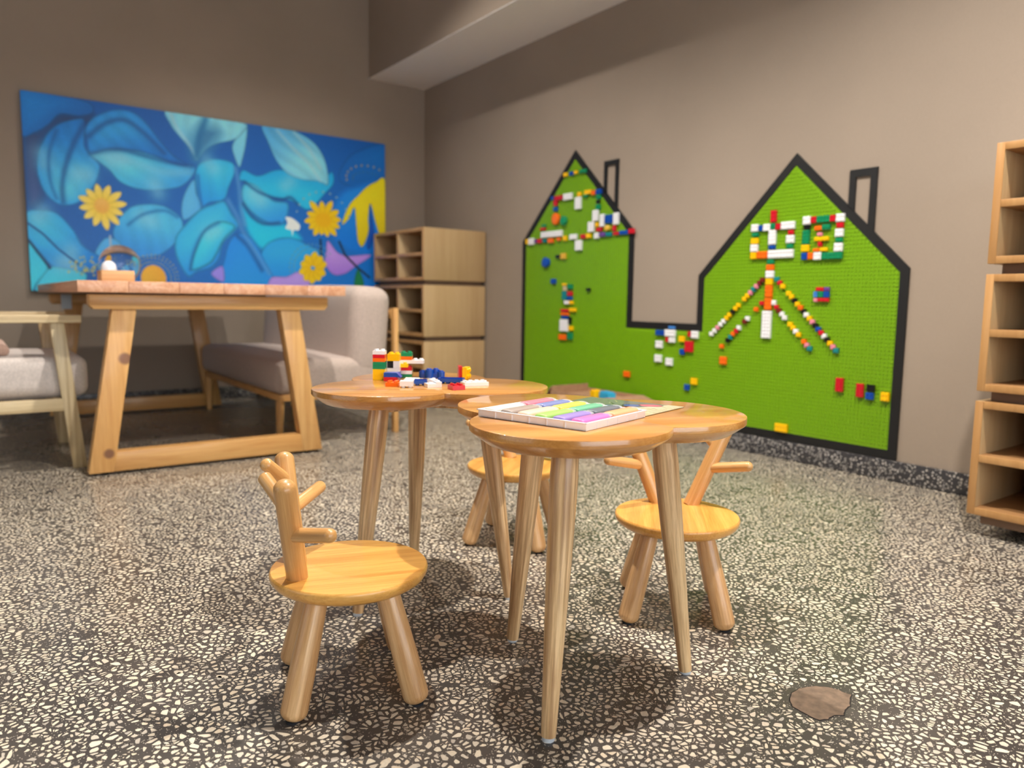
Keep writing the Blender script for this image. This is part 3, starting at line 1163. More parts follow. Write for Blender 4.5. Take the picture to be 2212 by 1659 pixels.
table_brick('tan narrow toy brick behind the upside-down blue one', 'tan', brick_mesh(2, 1, HH * 0.7), 116, -36, 0.0, rz=8)
table_brick('long blue toy brick lying upside down showing its hollow', 'blue', brick_mesh(4, 2, HH, True), 180, -44, HH + 0.0037, rz=-8, rx=math.pi)
table_brick('red toy brick with studs up at the front edge of the pile', 'red', brick_mesh(2, 2, HH * 1.1), 201, -165, 0.0, rz=28)
table_brick('white eight-stud toy brick at the end of the pile', 'white', brick_mesh(4, 2, HH), 237, -84, 0.0, rz=24)
def lobed_piece():
    V, F = [], []
    for cx, cy, h, r in ((-0.024, 0.004, 0.0165, 0.0092), (-0.0065, -0.004, 0.0215, 0.0105), (0.009, 0.006, 0.0215, 0.0095), (0.023, -0.001, 0.0165, 0.0095)):
        add_cyl(V, F, cx, cy, 0, h, r, 24)
        add_cyl(V, F, cx, cy, h, h + 0.003, r * 0.6, 20)
    add_box(V, F, (-0.024, -0.006, 0), (0.024, 0.006, 0.0125))
    me = bpy.data.meshes.new('toy_brick')
    me.from_pydata(V, [], F)
    return me
table_brick('chunky blue lobed toy piece standing behind the pile', 'blue', lobed_piece(), 122, 66, 0.0)
table_brick('red toy brick standing on its side against the yellow one', 'red', brick_mesh(2, 2, HH), 186, 90, 0.0149, rz=10, ry=math.pi / 2)
table_brick('yellow toy brick standing on its side against the red one', 'yellow', brick_mesh(2, 2, HH * 1.3), 203, 62, 0.0149, rz=-14, ry=math.pi / 2)

# ------------------------------------------------------------------ green brick board on the wall
board = empty('brick_board', (0, 0, 0))
tag(board, 'green studded brick board shaped like two houses with black outline', 'board')
OUT = [(-1.326, 0.086), (-1.326, 1.088), (-1.834, 1.598), (-2.340, 1.095), (-2.340, 0.598), (-2.803, 0.598), (-2.803, 0.842), (-3.320, 1.362), (-3.842, 0.850), (-3.842, 0.086)]
TAPE = 0.036
def inset(poly, d):
    n = len(poly)
    out = []
    area = sum(poly[i][0] * poly[(i + 1) % n][1] - poly[(i + 1) % n][0] * poly[i][1] for i in range(n))
    sg = 1 if area > 0 else -1
    for i in range(n):
        p0, p1, p2 = Vector(poly[i - 1]), Vector(poly[i]), Vector(poly[(i + 1) % n])
        a = (p1 - p0).normalized()
        b = (p2 - p1).normalized()
        n1 = Vector((-a.y, a.x)) * sg
        n2 = Vector((-b.y, b.x)) * sg
        m_ = n1 + n2
        out.append(tuple(p1 + m_ * (d / m_.dot(n1))))
    return out
INN = inset(OUT, TAPE)
M_GREEN = plain('board_green', (120, 168, 14), 0.38, coat=0.05)
M_BLACK = plain('black_tape', (16, 16, 17), 0.55)
# panel (convex pieces so that the outline fills cleanly)
def slab(name, polys, x0, x1, mat, parent):
    bm = bmesh.new()
    for poly in polys:
        a = [bm.verts.new((x1, p[0], p[1])) for p in poly]
        b = [bm.verts.new((x0, p[0], p[1])) for p in poly]
        bm.faces.new(a)
        bm.faces.new(b[::-1])
        n = len(poly)
        for i in range(n):
            bm.faces.new((a[i], a[(i + 1) % n], b[(i + 1) % n], b[i]))
    return bm_obj(name, bm, mat, parent)
I = INN
gz = I[4][1]
slab('green_panel', [[I[0], I[1], I[2], I[3], (I[3][0], gz), (I[0][0], gz)], [(I[6][0], gz), I[6], I[7], I[8], (I[8][0], gz)], [I[0], (I[0][0], gz), (I[8][0], gz), I[9]]], -0.0005, -0.006, M_GREEN, board)
n = len(OUT)
for i in range(n):
    j = (i + 1) % n
    slab('outline_strip', [[OUT[i], OUT[j], INN[j], INN[i]]], -0.0005, -0.009, M_BLACK, board)
def chimney(y0, y1, zt, zl, zr, w=0.024):
    slab('chimney_outline', [[(y0, zt), (y0 - w, zt), (y0 - w, zl - w), (y0, zl)]], -0.0005, -0.009, M_BLACK, board)
    slab('chimney_outline', [[(y1, zt), (y1 + w, zt), (y1 + w, zr + w), (y1, zr)]], -0.0005, -0.009, M_BLACK, board)
    slab('chimney_outline', [[(y0, zt + 0.0), (y1, zt + 0.0), (y1, zt - w * 1.15), (y0, zt - w * 1.15)]], -0.0005, -0.0092, M_BLACK, board)
chimney(-2.088, -2.204, 1.497, 1.335, 1.232)
chimney(-3.572, -3.688, 1.256, 1.112, 1.000, 0.027)
# studs
def inside(y, z, poly):
    c = False
    n = len(poly)
    for i in range(n):
        y0, z0 = poly[i]
        y1, z1 = poly[(i + 1) % n]
        if (z0 > z) != (z1 > z) and y < (y1 - y0) * (z - z0) / (z1 - z0) + y0:
            c = not c
    return c
SHR = inset(INN, 0.006)
V, F = [], []
P_ = 0.016
k6 = 8
ang = [2 * math.pi * k / k6 for k in range(k6)]
for iy in range(int(2.52 / P_)):
    for iz in range(int(1.55 / P_)):
        y, z = -1.334 - P_ * iy, 0.094 + P_ * iz
        if inside(y, z, SHR):
            b = len(V)
            V += [(-0.006, y + 0.0048 * math.cos(a), z + 0.0048 * math.sin(a)) for a in ang]
            V += [(-0.0098, y + 0.0048 * math.cos(a), z + 0.0048 * math.sin(a)) for a in ang]
            F += [(b + k, b + k6 + k, b + k6 + (k + 1) % k6, b + (k + 1) % k6) for k in range(k6)]
            F.append(tuple(b + k6 + k for k in range(k6))[::-1])
studs = new_obj('board_studs', V, F, M_GREEN, board)
studs['kind'] = 'stuff'
WALL_BRICKS = [
('zhong','white',-3.129,1.052,0.037,0.033,'box'),
('zhong','blue',-3.161,1.049,0.02,0.025,'box'),
('zhong','white',-3.193,1.05,0.037,0.031,'box'),
('zhong','green',-3.225,1.053,0.022,0.024,'box'),
('zhong','red',-3.225,1.097,0.028,0.054,'box'),
('zhong','red',-3.252,1.05,0.025,0.027,'box'),
('zhong','white',-3.301,1.052,0.067,0.033,'box'),
('zhong','red',-3.318,1.02,0.025,0.019,'box'),
('zhong','white',-3.316,0.991,0.038,0.034,'box'),
('zhong','green',-3.316,0.96,0.028,0.019,'box'),
('zhong','white',-3.271,0.928,0.128,0.036,'box'),
('zhong','blue',-3.225,0.959,0.031,0.017,'box'),
('zhong','white',-3.224,1.004,0.036,0.065,'box'),
('zhong','green',-3.133,1.021,0.032,0.017,'box'),
('zhong','yellow',-3.131,0.992,0.038,0.026,'box'),
('zhong','white',-3.13,0.96,0.038,0.033,'box'),
('zhong','yellow',-3.129,0.925,0.032,0.03,'box'),
('zhong','orange',-3.176,0.927,0.055,0.032,'box'),
('guo','white',-3.393,1.066,0.035,0.035,'box'),
('guo','red',-3.426,1.066,0.024,0.028,'box'),
('guo','green',-3.47,1.066,0.059,0.028,'box'),
('guo','red',-3.513,1.066,0.023,0.027,'box'),
('guo','white',-3.547,1.066,0.036,0.033,'box'),
('guo','red',-3.548,1.035,0.03,0.021,'box'),
('guo','white',-3.546,1.004,0.035,0.033,'box'),
('guo','green',-3.547,0.974,0.03,0.018,'box'),
('guo','white',-3.546,0.944,0.036,0.035,'box'),
('guo','green',-3.519,0.91,0.091,0.028,'box'),
('guo','white',-3.453,0.911,0.035,0.032,'box'),
('guo','orange',-3.42,0.913,0.024,0.029,'box'),
('guo','blue',-3.391,0.912,0.027,0.029,'box'),
('guo','yellow',-3.392,0.947,0.035,0.029,'box'),
('guo','green',-3.393,0.994,0.031,0.06,'box'),
('guo','black',-3.395,1.037,0.028,0.019,'box'),
('guo','orange',-3.449,1.029,0.033,0.019,'box'),
('guo','green',-3.485,1.032,0.035,0.022,'box'),
('guo','pink',-3.458,1.003,0.021,0.015,'box'),
('guo','yellow',-3.467,0.983,0.064,0.017,'box'),
('guo','red',-3.461,0.961,0.017,0.021,'box'),
('guo','orange',-3.446,0.937,0.03,0.014,'box'),
('guo','yellow',-3.48,0.938,0.032,0.016,'box'),
('pole','green',-3.222,0.894,0.032,0.02,'box'),
('pole','orange',-3.221,0.869,0.038,0.025,'box'),
('pole','white',-3.221,0.838,0.041,0.032,'box'),
('pole','yellow',-3.22,0.805,0.035,0.027,'box'),
('pole','orange',-3.22,0.761,0.035,0.055,'box'),
('pole','orange',-3.22,0.703,0.035,0.054,'box'),
('pole','white',-3.217,0.609,0.047,0.125,'box'),
('pole','white',-3.25,0.71,0.02,0.022,'box'),
('tl','brown',-3.183,0.813,0.021,0.021,'box'),
('tl','brown',-3.167,0.799,0.021,0.021,'box'),
('tl','pink',-3.152,0.784,0.021,0.021,'box'),
('tl','teal',-3.137,0.77,0.021,0.021,'box'),
('tl','pink',-3.121,0.755,0.021,0.021,'box'),
('tl','yellow',-3.105,0.74,0.021,0.021,'box'),
('tl','yellow',-3.089,0.725,0.021,0.021,'box'),
('tl','yellow',-3.057,0.695,0.021,0.021,'box'),
('tl','yellow',-3.041,0.68,0.021,0.021,'box'),
('tl','black',-3.025,0.664,0.021,0.021,'box'),
('tl','yellow',-3.008,0.649,0.021,0.021,'box'),
('tl','yellow',-2.992,0.633,0.021,0.021,'box'),
('tl','white',-2.975,0.617,0.021,0.021,'box'),
('tl','white',-2.958,0.601,0.021,0.021,'box'),
('tl','pink',-2.941,0.585,0.021,0.021,'box'),
('tl','white',-2.924,0.569,0.021,0.021,'box'),
('tl','white',-2.906,0.553,0.021,0.021,'box'),
('bl','red',-3.186,0.707,0.021,0.021,'box'),
('bl','orange',-3.157,0.678,0.021,0.021,'box'),
('bl','white',-3.112,0.634,0.021,0.021,'box'),
('bl','brown',-3.096,0.619,0.021,0.021,'box'),
('bl','white',-3.066,0.589,0.021,0.021,'box'),
('bl','red',-3.05,0.573,0.021,0.021,'box'),
('bl','orange',-3.034,0.558,0.021,0.021,'box'),
('bl','teal',-3.019,0.542,0.021,0.021,'box'),
('bl','black',-3.003,0.526,0.021,0.021,'box'),
('bl','orange',-2.97,0.495,0.021,0.021,'box'),
('tr','teal',-3.259,0.815,0.021,0.021,'box'),
('tr','red',-3.275,0.799,0.021,0.021,'box'),
('tr','yellow',-3.291,0.783,0.021,0.021,'box'),
('tr','yellow',-3.323,0.751,0.021,0.021,'box'),
('tr','yellow',-3.339,0.736,0.021,0.021,'box'),
('tr','black',-3.355,0.72,0.021,0.021,'box'),
('tr','yellow',-3.37,0.704,0.021,0.021,'box'),
('tr','orange',-3.386,0.689,0.021,0.021,'box'),
('tr','black',-3.401,0.673,0.021,0.021,'box'),
('tr','white',-3.416,0.658,0.021,0.021,'box'),
('tr','yellow',-3.432,0.643,0.021,0.021,'box'),
('tr','pink',-3.447,0.628,0.021,0.021,'box'),
('tr','black',-3.462,0.613,0.021,0.021,'box'),
('tr','blue',-3.477,0.598,0.021,0.021,'box'),
('tr','red',-3.491,0.583,0.021,0.021,'box'),
('tr','white',-3.506,0.569,0.021,0.021,'box'),
('tr','black',-3.521,0.554,0.021,0.021,'box'),
('tr','yellow',-3.535,0.54,0.021,0.021,'box'),
('tr','pink',-3.55,0.525,0.021,0.021,'box'),
('tr','teal',-3.564,0.511,0.021,0.021,'box'),
('br','red',-3.264,0.689,0.021,0.021,'box'),
('br','brown',-3.279,0.674,0.021,0.021,'box'),
('br','white',-3.294,0.659,0.021,0.021,'box'),
('br','white',-3.309,0.643,0.021,0.021,'box'),
('br','yellow',-3.339,0.614,0.021,0.021,'box'),
('br','yellow',-3.354,0.599,0.021,0.021,'box'),
('br','white',-3.369,0.584,0.021,0.021,'box'),
('br','yellow',-3.383,0.57,0.021,0.021,'box'),
('br','orange',-3.412,0.541,0.021,0.021,'box'),
('br','pink',-3.427,0.526,0.021,0.021,'box'),
('br','teal',-3.441,0.512,0.021,0.021,'box'),
('mosaic','red',-3.474,0.77,0.036,0.016,'box'),
('mosaic','purple',-3.506,0.77,0.022,0.016,'box'),
('mosaic','light blue',-3.455,0.747,0.017,0.025,'box'),
('mosaic','green',-3.479,0.747,0.024,0.025,'box'),
('mosaic','blue',-3.505,0.747,0.023,0.025,'box'),
('mosaic','pink',-3.457,0.723,0.017,0.016,'box'),
('mosaic','red',-3.493,0.724,0.05,0.015,'box'),
('low','red',-3.589,0.367,0.032,0.059,'box'),
('low','red',-3.68,0.353,0.03,0.057,'box'),
('low','black',-3.725,0.367,0.032,0.029,'box'),
('low','blue',-3.723,0.334,0.032,0.029,'box'),
('low','yellow',-3.786,0.338,0.033,0.036,'box'),
('low','yellow',-3.322,0.143,0.063,0.038,'box'),
('low','orange',-2.983,0.426,0.039,0.038,'box'),
('upper','black',-1.702,0.978,0.04,0.019,'box'),
('upper','gold',-1.754,0.978,0.046,0.036,'box'),
('upper','blue',-1.585,0.945,0.071,0.061,'oval'),
('upper','blue',-1.663,0.827,0.045,0.03,'box'),
('upper','black',-1.989,0.774,0.033,0.017,'box'),
('col1','yellow',-1.768,0.806,0.034,0.014,'box'),
('col1','green',-1.823,0.792,0.044,0.028,'box'),
('col1','tan',-1.778,0.781,0.034,0.027,'box'),
('col1','teal',-1.773,0.738,0.04,0.051,'box'),
('col1','red',-1.824,0.75,0.044,0.026,'box'),
('col1','blue',-1.822,0.722,0.045,0.019,'box'),
('col1','white',-1.795,0.696,0.041,0.022,'box'),
('col1','yellow',-1.838,0.696,0.033,0.02,'box'),
('col2','yellow',-1.853,0.652,0.059,0.023,'box'),
('col2','red',-1.78,0.647,0.075,0.019,'box'),
('col2','orange',-1.78,0.625,0.075,0.016,'box'),
('col2','blue',-1.78,0.604,0.063,0.016,'box'),
('col2','white',-1.774,0.555,0.077,0.073,'box'),
('col2','black',-1.83,0.587,0.02,0.042,'box'),
('col2','yellow',-1.84,0.54,0.037,0.027,'box'),
('col2','green',-1.831,0.492,0.043,0.041,'box'),
('col2','orange',-1.762,0.482,0.068,0.033,'box'),
('gapcl','blue',-2.567,0.544,0.059,0.028,'box'),
('gapcl','white',-2.637,0.545,0.07,0.035,'box'),
('gapcl','white',-2.651,0.51,0.039,0.027,'box'),
('gapcl','light blue',-2.647,0.574,0.04,0.014,'box'),
('gapcl','red',-2.617,0.51,0.018,0.025,'box'),
('gapcl','white',-2.562,0.482,0.045,0.039,'box'),
('gapcl','white',-2.559,0.407,0.046,0.039,'box'),
('gapcl','white',-2.637,0.394,0.044,0.039,'box'),
('gapcl','red',-2.766,0.545,0.017,0.027,'box'),
('gapcl','white',-2.801,0.544,0.042,0.037,'box'),
('gapcl','yellow',-2.717,0.518,0.036,0.03,'box'),
('gapcl','red',-2.767,0.482,0.052,0.056,'box'),
('gapcl','blue',-2.723,0.452,0.029,0.028,'box'),
('gapcl','orange',-2.328,0.302,0.046,0.033,'box'),
('gapcl','yellow',-2.808,0.307,0.038,0.033,'box'),
('gapcl','blue',-2.763,0.272,0.029,0.03,'box'),
('peak','yellow',-1.759,1.464,0.035,0.022,'box'),
('peak','blue',-1.814,1.464,0.036,0.022,'box'),
('peak','yellow',-1.854,1.466,0.03,0.019,'box'),
('peak','green',-1.917,1.465,0.059,0.021,'box'),
('gable','blue',-1.638,1.338,0.028,0.02,'box'),
('gable','red',-1.697,1.333,0.074,0.027,'box'),
('gable','white',-1.785,1.332,0.082,0.038,'box'),
('gable','red',-1.668,1.303,0.036,0.03,'box'),
('gable','blue',-1.669,1.268,0.036,0.023,'box'),
('gable','orange',-1.676,1.208,0.068,0.071,'oval'),
('gable','green',-1.752,1.191,0.056,0.057,'oval'),
('gable','yellow',-1.89,1.335,0.033,0.026,'box'),
('gable','white',-1.88,1.284,0.053,0.07,'box'),
('gable','yellow',-1.964,1.339,0.058,0.025,'box'),
('gable','orange',-2.013,1.331,0.031,0.027,'box'),
('gable','green',-1.945,1.32,0.033,0.014,'box'),
('gable','blue',-2.058,1.332,0.044,0.028,'box'),
('gable','green',-2.058,1.302,0.031,0.023,'box'),
('gable','black',-2.052,1.275,0.023,0.017,'box'),
('gable','green',-2.056,1.246,0.034,0.028,'box'),
('gable','white',-2.036,1.199,0.047,0.062,'box'),
('gable','white',-2.0,1.137,0.05,0.059,'box'),
('gable','yellow',-2.052,1.146,0.025,0.024,'box'),
('gable','red',-2.07,1.117,0.047,0.021,'box'),
('gable','white',-2.094,1.167,0.036,0.07,'box'),
('gable','blue',-2.149,1.17,0.062,0.047,'box'),
('gable','white',-2.207,1.168,0.041,0.065,'box'),
('gable','gold',-2.141,1.12,0.042,0.031,'oval'),
('gable','red',-2.194,1.115,0.024,0.032,'box'),
('gable','green',-1.559,1.175,0.034,0.018,'box'),
('gable','red',-1.546,1.155,0.053,0.015,'box'),
('gable','white',-1.635,1.118,0.209,0.036,'box'),
('eave','yellow',-1.383,1.085,0.02,0.033,'box'),
('eave','white',-1.429,1.084,0.053,0.041,'box'),
('eave','purple',-1.477,1.084,0.022,0.024,'box'),
('eave','red',-1.517,1.082,0.042,0.028,'box'),
('eave','teal',-1.567,1.081,0.038,0.019,'box'),
('eave','orange',-1.628,1.078,0.053,0.027,'box'),
('eave','orange',-1.705,1.083,0.032,0.02,'box'),
('eave','yellow',-1.765,1.085,0.035,0.03,'box'),
('eave','white',-1.843,1.089,0.065,0.031,'box'),
('eave','red',-1.933,1.086,0.042,0.025,'box'),
('eave','yellow',-1.98,1.087,0.038,0.026,'box'),
('eave','white',-2.049,1.083,0.037,0.033,'box'),
('eave','purple',-2.099,1.087,0.046,0.025,'box'),
('eave','teal',-2.152,1.084,0.047,0.02,'box'),
('eave','red',-2.211,1.085,0.043,0.017,'box'),
('eave','blue',-2.272,1.087,0.065,0.022,'box'),
('eave','red',-2.331,1.091,0.041,0.027,'box'),
('eave','white',-1.893,1.036,0.057,0.06,'box'),
]
MURAL = {'tl': [(-0.0041, 0.9973), (0.0783, 1.0025), (0.1495, 0.9885), (0.1592, 0.9389), (0.1264, 0.9096), (0.0843, 0.9061), (0.0582, 0.8466), (0.0288, 0.8007), (-0.0035, 0.7824)], 'dark_tl': [(0.0007, 0.7928), (0.033, 0.8066), (0.0628, 0.8666), (0.0885, 0.9074), (0.1307, 0.9109), (0.1568, 0.9286), (0.1334, 0.84), (0.0875, 0.8646), (0.053, 0.7982), (0.0374, 0.7378), (0.029, 0.6419), (0.0377, 0.4927), (0.0078, 0.4305), (-0.003, 0.5599)], 'p2': [(0.1387, 0.8895), (0.1133, 0.8913), (0.0748, 0.8514), (0.0487, 0.7876), (0.0301, 0.6891), (0.0277, 0.5852), (0.0438, 0.4939), (0.0738, 0.4466), (0.1079, 0.4574), (0.1347, 0.5012), (0.1582, 0.5843), (0.1687, 0.665), (0.1522, 0.7098), (0.136, 0.7637)], 'p3b': [(0.1441, 0.7369), (0.1691, 0.6846), (0.1906, 0.6503), (0.2164, 0.5914), (0.2618, 0.5634), (0.314, 0.5706), (0.3682, 0.599), (0.3981, 0.6606), (0.406, 0.7148), (0.3704, 0.7325), (0.3221, 0.7568), (0.2657, 0.7679), (0.2017, 0.7614)], 'p3a': [(0.141, 0.794), (0.1379, 0.8508), (0.1564, 0.9092), (0.1879, 0.9527), (0.224, 0.9758), (0.2602, 0.9656), (0.2916, 0.9103), (0.3187, 0.8373), (0.3513, 0.7691), (0.39, 0.7215), (0.3554, 0.7186), (0.2935, 0.7547), (0.2472, 0.7681), (0.1928, 0.7591), (0.1481, 0.7233)], 'p4': [(0.3385, 1.0102), (0.445, 1.0128), (0.5499, 1.0), (0.5438, 0.9467), (0.5164, 0.8961), (0.4738, 0.8655), (0.4423, 0.8287), (0.4211, 0.776), (0.4106, 0.7525), (0.3965, 0.8116), (0.3678, 0.8763), (0.3468, 0.9316)], 'p6': [(0.555, 0.9768), (0.5274, 0.9206), (0.5117, 0.8627), (0.5152, 0.81), (0.5304, 0.7435), (0.542, 0.8058), (0.5511, 0.8839)], 'p5': [(0.5992, 1.0005), (0.65, 1.0099), (0.7077, 0.9931), (0.7609, 0.9398), (0.7938, 0.8448), (0.8034, 0.7017), (0.7713, 0.7125), (0.717, 0.7125), (0.6703, 0.742), (0.6366, 0.818), (0.615, 0.9119)], 'p7': [(0.5295, 0.6728), (0.5411, 0.7296), (0.5847, 0.7065), (0.6416, 0.7546), (0.7114, 0.7512), (0.7776, 0.7253), (0.8151, 0.78), (0.8209, 0.7111), (0.7892, 0.6347), (0.7395, 0.5329), (0.692, 0.5707), (0.6571, 0.5871), (0.6001, 0.5934), (0.5511, 0.6609)], 'p8': [(0.54, 0.6422), (0.5675, 0.6588), (0.6004, 0.6157), (0.6282, 0.5706), (0.6743, 0.5562), (0.6615, 0.4404), (0.6153, 0.428), (0.5654, 0.4819), (0.5362, 0.5595)], 'p13': [(0.5331, 0.5316), (0.5651, 0.4597), (0.6209, 0.4232), (0.6672, 0.4298), (0.7138, 0.3438), (0.643, 0.3354), (0.5965, 0.2735), (0.5635, 0.3259), (0.5425, 0.412)], 'p9': [(0.4205, 0.7392), (0.4621, 0.7734), (0.5093, 0.7655), (0.5166, 0.7133), (0.4994, 0.6232), (0.4851, 0.5502), (0.4429, 0.5212), (0.4166, 0.4847), (0.4102, 0.5631), (0.4068, 0.6678)], 'p10': [(0.4039, 0.6461), (0.3802, 0.5784), (0.3674, 0.4922), (0.3726, 0.4142), (0.406, 0.4564), (0.4245, 0.502), (0.4102, 0.5631)], 'p11': [(0.3775, 0.0956), (0.3492, 0.2053), (0.3485, 0.3108), (0.3747, 0.3881), (0.4165, 0.4794), (0.4532, 0.5176), (0.485, 0.5394), (0.5053, 0.4723), (0.525, 0.4095), (0.5064, 0.3521), (0.4789, 0.294), (0.4671, 0.2053), (0.4426, 0.1487), (0.4059, 0.1243)], 'p11b': [(0.3857, 0.1337), (0.403, 0.264), (0.4303, 0.3746), (0.4728, 0.4238), (0.5151, 0.3971), (0.4819, 0.3162), (0.4594, 0.2265), (0.4377, 0.1701)], 'p12': [(0.4751, 0.0187), (0.4833, 0.2287), (0.5034, 0.3297), (0.5309, 0.3607), (0.5635, 0.3259), (0.5959, 0.2169), (0.6281, 0.0248)], 'p18': [(0.5843, 0.1933), (0.6082, 0.3086), (0.6723, 0.3504), (0.7256, 0.3219), (0.7741, 0.2566), (0.7419, 0.0885), (0.6223, 0.0246)], 'p14': [(-0.0052, 0.3906), (0.0358, 0.4143), (0.0685, 0.3976), (0.1006, 0.3197), (0.1204, 0.2435), (0.163, 0.178), (0.1351, 0.1156), (0.0915, 0.1026), (0.0538, 0.1195), (0.0185, 0.2035), (-0.0042, 0.2678)], 'p15': [(-0.0029, 0.2394), (0.0183, 0.1938), (0.0391, 0.1184), (0.0103, 0.0294), (-0.0079, -0.0486)], 'p16': [(0.039, 0.1135), (0.0748, 0.1211), (0.1258, 0.09), (0.0979, 0.0038), (0.0093, -0.0094)], 'p17': [(0.1931, 0.3321), (0.232, 0.4538), (0.2839, 0.4881), (0.3317, 0.4757), (0.369, 0.4084), (0.3585, 0.312), (0.3127, 0.2176), (0.2548, 0.1914), (0.2093, 0.233)], 'p19': [(0.1457, 0.1964), (0.1742, 0.2895), (0.2099, 0.2635), (0.19, 0.1804), (0.1624, 0.1478)], 'rt': [(0.84, 0.7386), (0.8597, 0.8489), (0.9052, 0.9309), (1.002, 0.9919), (1.0014, 0.7728), (0.9042, 0.7043)], 'rm': [(0.8329, 0.6193), (0.8911, 0.7017), (1.0013, 0.7238), (1.0004, 0.3531), (0.9421, 0.2726), (0.8375, 0.3346), (0.8131, 0.4743)], 'f4': [(0.8479, 0.4615), (0.871, 0.5786), (0.9039, 0.6504), (0.9338, 0.7103), (0.964, 0.7467), (1.0014, 0.7606), (1.0005, 0.4153), (0.9799, 0.4065), (0.9632, 0.4965), (0.9468, 0.6038), (0.9397, 0.5174), (0.9393, 0.4197), (0.9189, 0.3255), (0.9025, 0.3542), (0.8965, 0.4625), (0.8905, 0.5699), (0.8706, 0.4948)], 'f4gap': [(0.9447, 0.6034), (0.9531, 0.5195), (0.9595, 0.41), (0.9423, 0.3096), (0.9323, 0.3392), (0.9428, 0.4446)], 'pu1': [(0.7996, 0.3481), (0.8308, 0.28), (0.8693, 0.2596), (0.9489, 0.2733), (0.8952, 0.1949), (0.8557, 0.1433), (0.8171, 0.1348), (0.7892, 0.1985), (0.7929, 0.2821)], 'pu2': [(0.6174, 0.1047), (0.6641, 0.1133), (0.706, 0.1451), (0.7356, 0.0645), (0.6167, 0.0358)], 'pu3': [(0.4422, 0.1214), (0.4744, 0.1621), (0.4785, 0.0742), (0.4574, 0.084)], 'bird': [(0.6647, 0.475), (0.6852, 0.4725), (0.7086, 0.4357), (0.7053, 0.4006), (0.6904, 0.3986), (0.6842, 0.3633), (0.6815, 0.3974), (0.664, 0.4065), (0.6702, 0.4416)], 'greenbit': [(0.888, 0.0719), (0.8983, 0.1707), (0.9115, 0.147), (0.9212, 0.0735)], 'stem1': [(0.1857, 0.301), (0.1859, 0.2003)], 'stem2': [(0.7748, 0.3511), (0.7772, 0.2569)], 'stem3': [(0.8376, 0.3466), (0.8564, 0.2644), (0.9017, 0.1832), (0.9416, 0.1242)], 'veinp14': [(-0.0003, 0.3441), (0.0329, 0.2915), (0.0644, 0.2179), (0.1137, 0.1339)], 'vein15': [(-0.0004, 0.2587), (0.026, 0.1753), (0.0433, 0.1187)]}
MPT = {'F1': (0.1688, 0.4581), 'F1r': (0.223, 0.4674), 'F2': (0.785, 0.476), 'F2r': (0.8384, 0.484), 'F3': (0.7487, 0.1717), 'F3r': (0.7922, 0.1749), 'F5': (0.2885, 0.0796), 'F5r': (0.3176, 0.0813), 'F6': (0.13, 0.0803), 'F4': (0.9374, 0.7592)}
VEINS = {'v_p2': [(0.1385, 0.8798), (0.1105, 0.7666), (0.0886, 0.6368), (0.0801, 0.5391), (0.0805, 0.4623)], 'v_p2b': [(0.0741, 0.823), (0.0549, 0.7047), (0.0539, 0.5719), (0.0662, 0.4789)], 'v_fold': [(0.1481, 0.7233), (0.2107, 0.7617), (0.2746, 0.748), (0.3409, 0.7255), (0.3975, 0.716)], 'v_p3': [(0.1457, 0.8146), (0.1866, 0.8922), (0.232, 0.9224), (0.2769, 0.871), (0.3272, 0.7733)], 'v_p3c': [(0.1565, 0.7109), (0.2011, 0.7317), (0.2552, 0.7051), (0.3206, 0.6695), (0.3895, 0.6849)], 'v_p17': [(0.2303, 0.3675), (0.2687, 0.4293), (0.3217, 0.4585), (0.3554, 0.4273)], 'v_p9': [(0.4144, 0.6694), (0.417, 0.5749), (0.4219, 0.4962)], 'v_rib': [(0.5196, 0.7356), (0.5279, 0.6289), (0.5319, 0.5204), (0.5425, 0.412)], 'v_rib2': [(0.4957, 0.5467), (0.5212, 0.4529), (0.5365, 0.367), (0.5737, 0.2486), (0.6119, 0.1272)], 'v_p8': [(0.5386, 0.5325), (0.5651, 0.4597), (0.5982, 0.4256), (0.644, 0.4378)], 'v_p7': [(0.5456, 0.6598), (0.5836, 0.6124), (0.6171, 0.591), (0.6512, 0.577), (0.6805, 0.5971), (0.7038, 0.5614)], 'v_p5a': [(0.644, 0.9861), (0.695, 0.8886), (0.7418, 0.8094), (0.7775, 0.7137)], 'v_p5b': [(0.696, 0.9898), (0.7425, 0.9008), (0.7781, 0.7948)], 'v_p4': [(0.3478, 0.9878), (0.3636, 0.9161), (0.392, 0.8415), (0.4109, 0.7683)], 'v_p4b': [(0.4396, 0.9902), (0.4229, 0.8915), (0.4119, 0.7738)], 'v_p11': [(0.3857, 0.1337), (0.3976, 0.242), (0.4248, 0.3524), (0.4674, 0.4121)], 'v_p12': [(0.5198, 0.3428), (0.5519, 0.28), (0.5894, 0.1484)]}
GLOW = [(0.1178, 0.6145), (0.0435, 0.6548), (0.2187, 0.7113), (0.3001, 0.5935), (0.4402, 0.3436), (0.4561, 0.721), (0.6815, 0.6937), (0.5723, 0.5937), (0.0227, 0.376), (0.287, 0.3962), (0.0939, 0.2111), (0.071, 0.1404)]
PHRASE = {
    'zhong': 'in the first brick-built character', 'guo': 'in the boxed second brick-built character', 'pole': 'in the upright pole below the characters',
    'tl': 'in the long slanting row running towards the gap', 'bl': 'in the short slanting row running towards the gap', 'tr': 'in the long slanting row running away from the gap',
    'br': 'in the short slanting row running away from the gap', 'mosaic': 'in the small square mosaic on the board', 'low': 'placed alone low on the lower house',
    'upper': 'placed alone below the tall house eaves row', 'col1': 'in the upper clump halfway down the tall house', 'col2': 'in the lower clump halfway down the tall house',
    'gapcl': 'scattered below the gap between the houses', 'peak': 'near the tall gable peak', 'gable': 'in the pattern inside the tall gable', 'eave': 'along the tall house eaves'}
